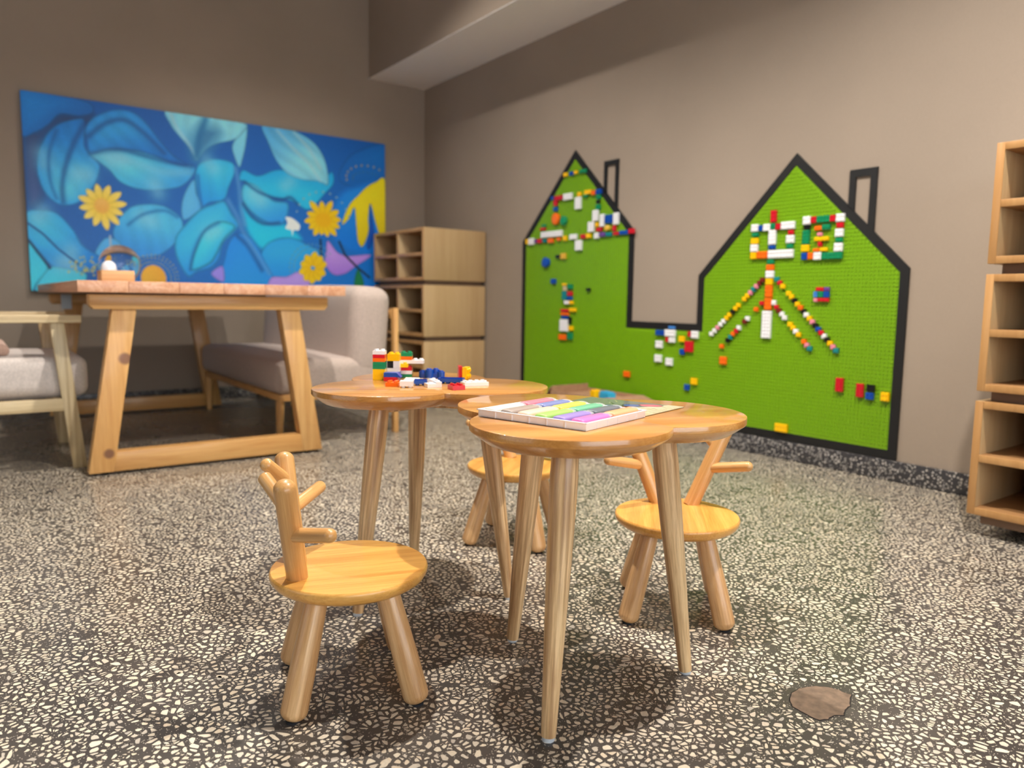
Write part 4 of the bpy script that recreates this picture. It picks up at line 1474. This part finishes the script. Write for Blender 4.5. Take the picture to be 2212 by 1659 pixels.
RANK_Z = ['topmost', 'second-highest', 'third-highest', 'fourth-highest', 'fifth-highest', 'sixth-highest', 'seventh-highest', 'eighth-highest', 'ninth-highest', 'tenth-highest']
byc = {}
for i, b in enumerate(WALL_BRICKS):
    byc.setdefault((b[0], b[1]), []).append(i)
wall_label = {}
for (cl, col), idx in byc.items():
    rows = cl in ('eave', 'peak')
    idx.sort(key=(lambda i: -WALL_BRICKS[i][2]) if rows else (lambda i: (-WALL_BRICKS[i][3], -WALL_BRICKS[i][2])))
    for r, i in enumerate(idx):
        if len(idx) == 1:
            lead = 'only'
        elif rows:
            lead = ORD[r]
        elif len(idx) > 1 and r == len(idx) - 1:
            lead = 'lowest'
        else:
            lead = RANK_Z[r]
        tail = ' counted from the corner shelves' if rows and len(idx) > 1 else ''
        wall_label[i] = f'{lead} {col} toy brick {PHRASE[cl]}{tail}'
WM = {}
def wall_brick_mesh(w, h, kind):
    w, h = round(w, 3), round(h, 3)
    key = (w, h, kind)
    if key in WM:
        return WM[key]
    V, F = [], []
    d = 0.0115 if kind == 'box' else 0.016
    if kind == 'oval':
        n = 20
        for x in (0.0, -d):
            V += [(x, w / 2 * math.cos(2 * math.pi * k / n), h / 2 * math.sin(2 * math.pi * k / n)) for k in range(n)]
        V += [(-d - 0.004, w / 2 * 0.7 * math.cos(2 * math.pi * k / n), h / 2 * 0.7 * math.sin(2 * math.pi * k / n)) for k in range(n)]
        for a in (0, 1):
            F += [(a * n + k, (a + 1) * n + k, (a + 1) * n + (k + 1) % n, a * n + (k + 1) % n) for k in range(n)]
        F.append(tuple(2 * n + k for k in range(n))[::-1])
        F.append(tuple(range(n)))
    else:
        add_box(V, F, (-d, -w / 2 + 0.0002, -h / 2 + 0.0002), (0, w / 2 - 0.0002, h / 2 - 0.0002))
        ny, nz = max(1, round(w / P_)), max(1, round(h / P_))
        k8 = 8
        for i in range(ny):
            for j in range(nz):
                cy, cz = (i - (ny - 1) / 2) * w / ny, (j - (nz - 1) / 2) * h / nz
                b = len(V)
                rr = min(w / ny, h / nz) * 0.3
                V += [(-d, cy + rr * math.cos(2 * math.pi * k / k8), cz + rr * math.sin(2 * math.pi * k / k8)) for k in range(k8)]
                V += [(-d - 0.0035, cy + rr * math.cos(2 * math.pi * k / k8), cz + rr * math.sin(2 * math.pi * k / k8)) for k in range(k8)]
                F += [(b + k, b + k8 + k, b + k8 + (k + 1) % k8, b + (k + 1) % k8) for k in range(k8)]
                F.append(tuple(b + k8 + k for k in range(k8))[::-1])
    me = bpy.data.meshes.new('toy_brick')
    me.from_pydata(V, [], F)
    WM[key] = me
    return me
for i, (cl, col, y, z, w, h, kind) in enumerate(WALL_BRICKS):
    me = wall_brick_mesh(w, h, kind)
    o = bpy.data.objects.new('toy_brick', me)
    if not me.materials:
        me.materials.append(None)
    COL.objects.link(o)
    o.material_slots[0].link = 'OBJECT'
    o.material_slots[0].material = brick_mat(col)
    o.location = (-0.0099 - 0.00002 * (i % 7), y, z)
    tag(o, wall_label[i], 'toy brick', 'toy bricks pressed onto the green board')

# ------------------------------------------------------------------ painted flower mural
mural = empty('flower_mural', (-2.674, -0.034, 0.72))
tag(mural, 'large blue painted canvas of leaves and yellow flowers', 'painting')
MW, MH = 2.312, 1.148
pm = Painting(MW, MH, 420, 212)
def mp(k):
    return [(u * MW, v * MH) for u, v in MURAL[k]]
# ground: deep blue above, slate towards the foot and the outer end
tt = np.clip(pm.y / MH, 0, 1)[:, None]
uu = np.clip(pm.x / MW, 0, 1)[:, None]
g0 = np.array([0, 88, 168.]) * tt + np.array([62, 98, 168.]) * (1 - tt)
g1 = np.array([0, 92, 176.]) * tt + np.array([12, 122, 212.]) * (1 - tt)
pm.c = (g0 * (1 - uu ** 0.7) + g1 * uu ** 0.7) * np.array([0.9, 1.1, 1.12])
def vivid(c):
    return None if c is None else tuple(min(255, v * (1.08, 1.2, 1.25)[i] + (0, 4, 8)[i]) for i, v in enumerate(c))
def S(k, base, light=None, dark=None, ld=(0, 1), **kw):
    base, light, dark = vivid(base), vivid(light), vivid(dark)
    pm.shape(mp(k), base, light, dark, ld, **kw)
S('dark_tl', (44, 66, 104), (88, 104, 160), (28, 40, 66), (0, -1), soft=0.06, edgeamt=0)
S('tl', (8, 96, 166), (24, 126, 196), (4, 70, 130), (-0.5, 0.5))
S('rt', (0, 88, 158), (6, 104, 176), None, (0.3, 0.6), soft=0.03, edgeamt=0.3)
S('rm', (0, 108, 190), (20, 132, 212), None, (0, 1), soft=0.05, edgeamt=0)
S('p2', (36, 134, 204), (104, 192, 238), (8, 96, 164), (0.25, -0.9), streak=0.02)
S('p17', (62, 152, 214), (76, 172, 230), (40, 112, 184), (0.2, 0.8), streak=0.02)
S('p19', (78, 152, 220), None, None)
S('p3b', (58, 160, 222), (118, 204, 244), (40, 120, 190), (-0.5, 0.6), streak=0.02)
S('p3a', (26, 116, 184), (58, 158, 216), (6, 84, 150), (-0.4, 0.8), streak=0.025)
S('p14', (44, 142, 220), (70, 176, 240), (24, 96, 176), (-0.4, 0.7), streak=0.02)
S('p15', (58, 176, 236), (80, 200, 246), None, (0, -1))
S('p16', (66, 176, 236), (84, 196, 244), None, (0, -1))
S('p13', (18, 168, 226), (40, 186, 238), None, (0, -1), soft=0.04, edgeamt=0.1)
S('p7', (22, 160, 222), (56, 186, 240), (4, 110, 184), (0, -0.8))
S('p8', (58, 162, 228), (82, 184, 240), (30, 120, 196), (-0.3, 0.8), edge=0.02)
S('p18', (34, 142, 222), (46, 156, 232), (26, 120, 204), (0, 1), soft=0.02)
S('p9', (34, 152, 216), (54, 176, 232), (20, 118, 196), (0.3, 0.6), streak=0.02)
S('p10', (78, 152, 228), (100, 176, 238), None, (-0.5, 0.3))
S('p12', (24, 122, 216), (40, 140, 230), None, (0, -0.5))
S('p11', (40, 148, 220), (66, 184, 234), (22, 104, 190), (-0.5, 0.6), edge=0.02)
S('p11b', (44, 170, 226), (78, 200, 238), (26, 118, 200), (-0.5, 0.5), edge=0.02, edgeamt=0.7)
S('p6', (112, 176, 204), (128, 196, 218), None, (0, 1))
S('p4', (118, 180, 206), (150, 206, 224), (60, 146, 196), (0.3, 0.7), streak=0.03)
cu = mp('p4')
pm.shape([(cu[0][0] + 0.20, 1.09), (cu[0][0] + 0.33, 1.06), cu[8], (cu[8][0] - 0.03, cu[8][1] + 0.1)], (60, 140, 196), None, None, soft=0.09, edgeamt=0)
S('p5', (110, 174, 206), (146, 202, 220), (64, 140, 186), (0.5, -0.6), streak=0.04)
def vn(k):
    P = np.array([(u * MW, v * MH) for u, v in VEINS[k]])
    out = []
    for i in range(len(P) - 1):
        p0, p1, p2, p3 = P[max(i - 1, 0)], P[i], P[i + 1], P[min(i + 2, len(P) - 1)]
        for t in np.linspace(0, 1, 5, endpoint=False):
            out.append(0.5 * ((2 * p1) + (p2 - p0) * t + (2 * p0 - 5 * p1 + 4 * p2 - p3) * t * t + (3 * p1 - p0 - 3 * p2 + p3) * t ** 3))
    return np.array(out + [P[-1]])
for k_ in range(len(GLOW)):
    u_, v_ = GLOW[k_]
    pm.wash([(u_ * MW, v_ * MH), (u_ * MW + 0.05 * math.cos(k_ * 1.7), v_ * MH + 0.05 * math.sin(k_ * 1.7))], 0.055, (150, 222, 250), 0.5)
for k_ in ('v_p2', 'v_p3', 'v_fold', 'v_p12'):
    pm.wash(vn(k_), 0.016, (6, 74, 150), 0.6)
for k_ in ('v_p2b', 'v_p17', 'v_p11', 'v_p9'):
    pm.wash(vn(k_), 0.012, (14, 96, 178), 0.55)
for k_ in ('v_rib', 'v_rib2'):
    pm.wash(vn(k_), 0.016, (96, 164, 232), 0.7)
for k_ in ('v_p8', 'v_p7'):
    pm.wash(vn(k_), 0.011, (20, 84, 150), 0.75)
pm.wash(vn('v_p3c'), 0.03, (140, 214, 248), 0.4)
for k_ in ('v_p5a', 'v_p5b', 'v_p4'):
    pm.wash(vn(k_), 0.012, (190, 226, 236), 0.5)
pm.wash(vn('v_p4b'), 0.022, (26, 118, 184), 0.75)
pm.line(mp('veinp14'), 0.006, (24, 86, 160))
pm.line(mp('vein15'), 0.007, (18, 62, 104))
S('pu3', (150, 120, 204))
S('pu2', (176, 126, 210), (196, 150, 224))
S('pu1', (182, 122, 206), (206, 150, 220), (140, 84, 176), (0, 1))
S('greenbit', (24, 110, 60))
pm.line(mp('stem1'), 0.006, (160, 190, 220))
pm.line(mp('stem2'), 0.008, (14, 46, 70))
pm.line(mp('stem3'), 0.008, (18, 40, 60))
S('f4', (238, 192, 8), (250, 206, 20), (206, 160, 10), (-0.2, 0.8), edge=0.012, edgeamt=0.35)
S('f4gap', (8, 72, 160))
def pt(k):
    return MPT[k][0] * MW, MPT[k][1] * MH
fx, fy = pt('F1')
pm.petals(fx, fy, [math.radians(a) for a in range(10, 370, 30)], 0.03, 0.13, 0.022, (252, 222, 84), (255, 240, 140))
pm.shape([(fx + 0.04 * math.cos(a), fy + 0.045 * math.sin(a)) for a in np.linspace(0, 6.28, 12, endpoint=False)], (246, 186, 82), (252, 206, 110), None, (0, 1), soft=0.02, edgeamt=0)
fx, fy = pt('F2')
pm.petals(fx, fy + 0.01, [math.radians(a) for a in (0, 28, 62, 95, 130, 165, 192, 216, 240, 262, 285, 310, 335)], 0.02, 0.135, 0.024, (255, 210, 4), (255, 224, 30))
pm.shape([(fx + 0.06 * math.cos(a), fy + 0.05 * math.sin(a)) for a in np.linspace(0, 6.28, 12, endpoint=False)], (252, 196, 0), None, None, soft=0.02, edgeamt=0)
for k in range(11):
    a = math.radians(12 + 15.5 * k)
    pm.dot(fx + 0.2 * math.cos(a), fy + 0.20 * math.sin(a), 0.007, (150, 190, 196))
fx, fy = pt('F3')
pm.petals(fx, fy, [math.radians(a) for a in (80, 120, 160, 200, 235, 265, 300, 335, 20, 50)], 0.02, 0.11, 0.03, (255, 208, 4), (255, 222, 24))
for k in range(16):
    a = math.radians(40 + 10 * k)
    for rr in (0.14, 0.17):
        pm.dot(fx + rr * math.cos(a), fy + rr * math.sin(a), 0.006, (104, 168, 196))
fx, fy = pt('F5')
pm.shape([(fx + 0.075 * math.cos(a), fy + 0.085 * math.sin(a)) for a in np.linspace(0, 6.28, 12, endpoint=False)], (250, 184, 62), (252, 200, 70), None, (-1, 0), edgeamt=0)
for k in range(22):
    a = math.radians(-10 + 9.4 * k)
    for rr in (0.105, 0.13, 0.15):
        pm.dot(fx + rr * math.cos(a), fy + rr * math.sin(a), 0.005, (150, 162, 150))
fx, fy = pt('F6')
for k in range(60):
    a, rr = random.uniform(0.3, 3.0), random.uniform(0.03, 0.13)
    pm.dot(fx + rr * math.cos(a), fy + rr * math.sin(a), 0.006, random.choice([(176, 196, 150), (120, 176, 200), (210, 206, 110)]))
fx, fy = pt('F4')
for k in range(9):
    a = math.radians(55 + 17 * k)
    pm.dot(fx + 0.17 * math.cos(a), fy + 0.1 * math.sin(a), 0.009, (150, 150, 150))
    pm.dot(fx + 0.12 * math.cos(a), fy + 0.05 * math.sin(a), 0.006, (60, 120, 170))
S('bird', (226, 240, 250), None, None, edgeamt=0)
pm.mesh('canvas', 0.032, paint_material('mural_paint', 0.55), mural)
# ------------------------------------------------------------------ stacked storage cubes
M_PLY = wood('cube_maple', (204, 174, 130), (176, 142, 98), axis='z', fine=24, stretch=0.05, rough=0.45, coat=0.1, ring=1.6, contrast=0.5)
M_PLYIN = wood('cube_inside', (216, 190, 148), (190, 160, 116), axis='z', fine=24, stretch=0.05, rough=0.5, coat=0.05, ring=1.4, contrast=0.4)
M_EDGE = wood('cube_edge', (200, 154, 100), (172, 124, 72), axis='z', fine=26, stretch=0.05, rough=0.4, coat=0.15, ring=2.0, contrast=0.6)
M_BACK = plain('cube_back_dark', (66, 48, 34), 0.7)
M_SHELF = wood('cube_shelf', (176, 134, 88), (144, 102, 62), axis='y', fine=24, stretch=0.05, rough=0.5, coat=0.05, ring=1.4, contrast=0.4)
M_PLINTH = plain('plinth_brown', (128, 102, 82), 0.7)
UX, UY, UH, UP = 0.50, 0.748, 0.3505, 0.3815
def storage_cube(x0, y1, z0, label, group, ground):
    """open front towards -X; x0 front plane, y1 far end"""
    root = empty('storage_cube', (x0, y1, z0))
    tag(root, label, 'shelf unit', group)
    t = 0.022
    e = 0.004
    box('side_panel', (e, -t, 0), (UX, 0, UH), M_PLY, root, 0.0015)
    box('side_panel', (e, -UY, 0), (UX, -UY + t, UH), M_PLY, root, 0.0015)
    box('top_panel', (e, -UY + t, UH - t), (UX, -t, UH), M_SHELF, root, 0.001)
    box('bottom_panel', (e, -UY + t, 0), (UX, -t, t), M_SHELF, root, 0.001)
    box('edge_strip', (0, -UY / 2 - t / 2, t), (e, -UY / 2 + t / 2, UH - t), M_EDGE, root, 0.0012)
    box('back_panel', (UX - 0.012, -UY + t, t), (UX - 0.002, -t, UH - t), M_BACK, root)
    box('divider', (e, -UY / 2 - t / 2, t), (UX - 0.012, -UY / 2 + t / 2, UH - t), M_PLYIN, root, 0.001)
    for s in (0, 1):
        y_a = -UY / 2 + t / 2 if s == 0 else -UY + t
        y_b = -t if s == 0 else -UY / 2 - t / 2
        box('shelf', (e, y_a, UH / 2 - t / 2), (UX - 0.012, y_b, UH / 2 + t / 2), M_SHELF, root, 0.001)
        box('edge_strip', (0, y_a, UH / 2 - t / 2), (e, y_b, UH / 2 + t / 2), M_EDGE, root, 0.0012)
        # light lining of the compartment sides
    # solid edging round the open face
    box('edge_strip', (0, -t, 0), (e, 0, UH), M_EDGE, root, 0.0012)
    box('edge_strip', (0, -UY, 0), (e, -UY + t, UH), M_EDGE, root, 0.0012)
    box('edge_strip', (0, -UY + t, UH - t), (e, -t, UH), M_EDGE, root, 0.0012)
    box('edge_strip', (0, -UY + t, 0), (e, -t, t), M_EDGE, root, 0.0012)
    h = 0.067 if ground else UP - UH
    box('plinth', (0.03, -UY + 0.03, -UP + UH + 0.0005), (UX - 0.01, -0.03, -0.0005), M_PLINTH, root, 0.001)
    if ground:
        box('base_skid', (0.2, -UY + 0.06, -0.0675), (UX - 0.02, -0.06, -UP + UH), plain('skid_dark', (40, 34, 30), 0.8), root)
    return root
lv = ['bottom', 'middle', 'top']
for k in range(3):
    storage_cube(-0.511, -0.145, 0.0677 + UP * k, f'{lv[k]} open wooden storage cube of the stack in the room corner', 'storage cubes stacked in the corner', k == 0)
    storage_cube(-0.515, -4.315, 0.0677 + UP * k, f'{lv[k]} open wooden storage cube of the stack beside the lower-gabled house', 'storage cubes stacked past the board', k == 0)

# ------------------------------------------------------------------ dining table
M_PINE = wood('trestle_pine', (230, 184, 120), (198, 144, 82), axis='z', fine=22, stretch=0.06, rough=0.42, coat=0.2, ring=3.0, contrast=0.8)
M_PINEK = wood('trestle_pine_knotty', (230, 184, 120), (198, 144, 82), axis='z', fine=22, stretch=0.06, rough=0.42, coat=0.2, ring=3.0, contrast=0.8,
               knots=((0.142, -0.02, 0.455, 0.030), (0.072, -0.02, 0.085, 0.026)))
M_PINEH = wood('rail_pine', (226, 178, 112), (196, 140, 78), axis='x', fine=22, stretch=0.06, rough=0.42, coat=0.2, ring=3.0, contrast=0.8)
M_PLANK = wood('plank_pine', (232, 184, 150), (200, 140, 104), axis='y', fine=26, stretch=0.04, rough=0.4, coat=0.25, ring=3.4, contrast=0.9)
dt = empty('dining_table', (-2.640, -2.042, 0))
tag(dt, 'pine trestle dining table in front of the flower mural', 'table')
def trestle(y, knotty):
    th = 0.032
    for pts, mt in (([(0.0, 0.012), (0.088, 0.012), (0.190, 0.646), (0.105, 0.646)], M_PINEK if knotty else M_PINE),
                    ([(0.938, 0.012), (0.850, 0.012), (0.758, 0.646), (0.843, 0.646)], M_PINE)):
        prism('leg', pts, y - th, y + th, 'y', mt, dt, 0.002)
    prism('foot_rail', [(0.0885, 0.0125), (0.8495, 0.0125), (0.839, 0.090), (0.099, 0.090)], y - th + 0.001, y + th - 0.001, 'y', M_PINEH, dt, 0.002)
    prism('crossbar', [(0.042, 0.6465), (0.955, 0.6465), (0.970, 0.664), (0.970, 0.703), (0.028, 0.703), (0.028, 0.664)], y - th - 0.01, y + th + 0.01, 'y', M_PINEH, dt, 0.002)
    for x in (0.06, 0.87):
        rod('foot_glide', (x, y, 0.0), (x, y, 0.0125), 0.012, 0.012, M_FELT, dt, seg=14)
trestle(0.0, True)
trestle(1.675, False)
edges = [-0.015, 0.155, 0.335, 0.505, 0.672, 0.855, 1.031]
for i in range(6):
    box('plank', (edges[i] + 0.0004, -0.10, 0.7105), (edges[i + 1] - 0.0004, 1.80, 0.7535), M_PLANK, dt, 0.0018)
for x in (0.075, 0.9):   # steel corner plates under the top
    box('corner_plate', (x, 1.55, 0.62), (x + 0.05, 1.56, 0.7), plain('steel_plate', (190, 205, 215), 0.35), dt)

# small box with a rolled white cloth, and a glass bowl behind it
TT = 0.754
wb = empty('wooden_box', (-2.543, -1.90, TT))
tag(wb, 'small open wooden box near the end of the dining table', 'box')
M_BOX = wood('box_pine', (226, 184, 132), (196, 146, 96), axis='x', fine=24, stretch=0.06, rough=0.5, coat=0.05, ring=3.0)
bw, bd, bh = 0.12, 0.13, 0.046
box('box_side', (0, 0, 0), (bw, 0.008, bh), M_BOX, wb, 0.001)
box('box_side', (0, bd - 0.008, 0), (bw, bd, bh), M_BOX, wb, 0.001)
box('box_side', (0, 0.008, 0), (0.008, bd - 0.008, bh), M_BOX, wb, 0.001)
box('box_side', (bw - 0.008, 0.008, 0), (bw, bd - 0.008, bh), M_BOX, wb, 0.001)
box('box_floor', (0.008, 0.008, 0), (bw - 0.008, bd - 0.008, 0.006), M_BOX, wb)
v, f = lathe_mesh([(0, 0.0), (0.022, 0.0), (0.028, 0.02), (0.029, 0.05), (0.025, 0.066), (0.014, 0.077), (0, 0.08)], 24)
cup = new_obj('white_pot', v, f, plain('porcelain', (238, 238, 244), 0.25, coat=0.4), None, smooth=True)
cup.location = (-2.508, -1.842, TT + 0.0062)
tag(cup, 'small white domed pot standing inside the wooden box', 'pot')
def glass_material():
    N = NT('clear_glass')
    N.p.inputs['Base Color'].default_value = (0.93, 0.97, 0.98, 1)
    N.p.inputs['Roughness'].default_value = 0.02
    N.p.inputs['Transmission Weight'].default_value = 1.0
    N.p.inputs['IOR'].default_value = 1.36
    return N.m
gb = empty('glass_globe', (-2.30, -0.72, TT))
tag(gb, 'clear glass globe on the dining table beyond the wooden box', 'globe')
R = 0.104
prof = [(R * math.sin(a), 0.011 + R - R * math.cos(a)) for a in [math.pi * k / 24 for k in range(25)]]
prof[0] = (0, prof[0][1])
prof[-1] = (0, prof[-1][1])
v, f = lathe_mesh(prof, 40)
new_obj('glass_ball', v, f, glass_material(), gb, smooth=True)
v, f = lathe_mesh([(0, 0), (0.042, 0), (0.044, 0.004), (0.036, 0.018), (0.030, 0.0175), (0.02, 0.0125), (0, 0.0105)], 32)
new_obj('globe_base', v, f, plain('dark_base', (30, 28, 28), 0.5), gb, smooth=True)

# ------------------------------------------------------------------ upholstered seats
M_PALE = plain('pale_cloth', (206, 196, 190), 0.9, noise=0.05, nscale=120, bump=0.25, bscale=700, sheen=0.2)
M_PINK = plain('dusty_pink_cloth', (198, 164, 148), 0.9, noise=0.05, nscale=120, bump=0.25, bscale=700, sheen=0.2)
M_GREY = plain('warm_grey_cloth', (182, 165, 155), 0.9, noise=0.05, nscale=120, bump=0.25, bscale=700, sheen=0.2)
M_ASH = wood('pale_ash', (228, 208, 166), (176, 150, 108), axis='z', fine=20, stretch=0.05, rough=0.45, coat=0.1, ring=5.0, contrast=1.1)
M_ASHX = wood('pale_ash_along', (230, 212, 172), (186, 160, 118), axis='x', fine=20, stretch=0.05, rough=0.45, coat=0.1, ring=4.0, contrast=0.9)
def cushion(name, lo, hi, mat, parent, r=0.045, crown=0.015):
    lo, hi = Vector(lo), Vector(hi)
    c, s = (lo + hi) / 2, hi - lo
    bm = bmesh.new()
    bmesh.ops.create_cube(bm, size=1.0)
    for v in bm.verts:
        v.co = Vector((v.co.x * s.x, v.co.y * s.y, v.co.z * s.z))
    bmesh.ops.bevel(bm, geom=bm.edges[:], offset=r, segments=5, profile=0.5, affect='EDGES')
    big = [f for f in bm.faces if f.calc_area() > 0.01]
    bmesh.ops.subdivide_edges(bm, edges=list({e for f in big for e in f.edges}), cuts=5, use_grid_fill=True)
    for v in bm.verts:
        fx = 1 - (2 * v.co.x / s.x) ** 2
        fy = 1 - (2 * v.co.y / s.y) ** 2
        fz = 1 - (2 * v.co.z / s.z) ** 2
        if abs(v.co.z) > s.z * 0.35:
            v.co.z += math.copysign(crown * max(0, fx) * max(0, fy), v.co.z)
        if abs(v.co.x) > s.x * 0.4:
            v.co.x += math.copysign(crown * 0.4 * max(0, fz) * max(0, fy), v.co.x)
        if abs(v.co.y) > s.y * 0.4:
            v.co.y += math.copysign(crown * 0.4 * max(0, fz) * max(0, fx), v.co.y)
    o = bm_obj(name, bm, mat, parent, smooth=False, loc=c)
    o.data.polygons.foreach_set('use_smooth', [True] * len(o.data.polygons))
    return o

# armchair facing the dining table
ac = empty('armchair', (-2.62, -1.845, 0))
tag(ac, 'pale ash armchair with light cushions at the dining table end', 'armchair')
def slat(name, p, q, w, y0, y1, mat):
    """flat board in the x-z plane from p to q (top), width w, between y0 and y1"""
    return prism(name, [(p[0] - w / 2, p[1]), (p[0] + w / 2, p[1]), (q[0] + w / 2, q[1]), (q[0] - w / 2, q[1])], y0, y1, 'y', mat, ac, 0.002)
for yo in (0.0, 0.62):
    slat('front_leg', (-0.025, 0.0), (-0.082, 0.588), 0.05, yo - 0.016, yo + 0.016, M_ASH)
    slat('rear_leg', (-0.70, 0.0), (-0.60, 0.588), 0.045, yo - 0.016, yo + 0.016, M_ASH)
    box('armrest', (-0.74, yo - 0.032, 0.5885), (0.002, yo + 0.032, 0.620), M_ASHX, ac, 0.004)
    box('side_rail', (-0.665, yo - 0.014, 0.236), (-0.068, yo + 0.014, 0.286), M_ASHX, ac, 0.003)
box('front_rail', (-0.105, 0.017, 0.236), (-0.075, 0.603, 0.286), M_ASHX, ac, 0.003)
box('rear_rail', (-0.66, 0.017, 0.236), (-0.63, 0.603, 0.286), M_ASHX, ac, 0.003)
cushion('seat_cushion', (-0.60, 0.018, 0.287), (0.022, 0.602, 0.452), M_PALE, ac, 0.04)
bk = cushion('back_cushion', (-0.72, 0.02, 0.40), (-0.56, 0.60, 0.86), M_PINK, ac, 0.05)
bk.rotation_euler = (0, math.radians(-12), 0)
th_ = cushion('lumbar_pillow', (-0.52, 0.06, 0.455), (-0.24, 0.56, 0.50), M_PINK, ac, 0.02, 0.012)

# two-seat sofa across the table
sf = empty('sofa', (-1.825, -1.83, 0))
tag(sf, 'grey upholstered armless sofa between the dining table and the corner shelves', 'sofa')
SL = 1.42
cushion('seat_cushion', (0.0, 0.0, 0.238), (0.60, SL, 0.405), M_GREY, sf, 0.045, 0.012)
bk = cushion('backrest', (0.385, -0.004, 0.30), (0.60, SL + 0.004, 0.762), M_GREY, sf, 0.07, 0.012)
bk.rotation_euler = (0, math.radians(4), 0)
box('seat_frame', (0.02, 0.02, 0.205), (0.60, SL - 0.02, 0.2375), M_PINEH, sf, 0.003)
for x in (0.035, 0.56):
    for y in (0.06, SL - 0.06):
        rod('leg', (x, y, 0.2045), (x + (0.01 if x > 0.3 else -0.006), y, 0.0), 0.021, 0.015, M_PINE, sf, seg=18)
for y in (0.04, SL - 0.04):
    box('back_post', (0.628, y - 0.02, 0.0), (0.652, y + 0.02, 0.655), M_PINE, sf, 0.003)
box('back_rail', (0.628, 0.0605, 0.60), (0.652, SL - 0.0605, 0.645), M_PINEH, sf, 0.003)

# ------------------------------------------------------------------ cardboard box of bricks on the floor under the board
M_KRAFT = plain('kraft_card', (166, 128, 98), 0.85, noise=0.06, nscale=30)
cb = empty('cardboard_box', (-0.36, -2.52, 0))
tag(cb, 'open brown cardboard box on the floor below the gap in the board', 'box')
t = 0.005
bw, bl, bh = 0.28, 0.44, 0.205
box('box_wall', (0, 0, 0), (t, bl, bh), M_KRAFT, cb)
box('box_wall', (bw - t, 0, 0), (bw, bl, bh), M_KRAFT, cb)
box('box_wall', (t, 0, 0), (bw - t, t, bh), M_KRAFT, cb)
box('box_wall', (t, bl - t, 0), (bw - t, bl, bh + 0.025), M_KRAFT, cb)
box('box_floor', (t, t, 0), (bw - t, bl - t, t), M_KRAFT, cb)
fl = box('box_flap', (0, -0.16, 0), (bw, 0, t), M_KRAFT, cb)
fl.location = (bw / 2, -0.072, bh - 0.018)
fl.rotation_euler = (math.radians(14), 0, 0)
fl = box('box_flap', (0, 0, 0), (bw, 0.13, t), M_KRAFT, cb)
fl.location = (bw / 2, bl + 0.05, bh - 0.035)
fl.rotation_euler = (math.radians(-50), 0, 0)
box('box_filling', (t + 0.001, t + 0.001, t), (bw - t - 0.001, bl - t - 0.001, bh - 0.02), M_KRAFT, cb)
for col, y, w, lab in (('cyan', -2.475, 4, 'cyan toy brick lying on top of the cardboard box'), ('yellow', -2.385, 2, 'yellow toy brick lying on top of the cardboard box')):
    me = brick_mesh(w, 2, 0.03).copy()
    me.materials.append(brick_mat(col))
    o = bpy.data.objects.new('toy_brick', me)
    COL.objects.link(o)
    o.scale = (1.5, 1.5, 1.5)
    o.location = (-0.30, y, bh - 0.0192)
    o.rotation_euler = (0, 0, math.radians(80))
    tag(o, lab, 'toy brick', 'toy bricks in the cardboard box')
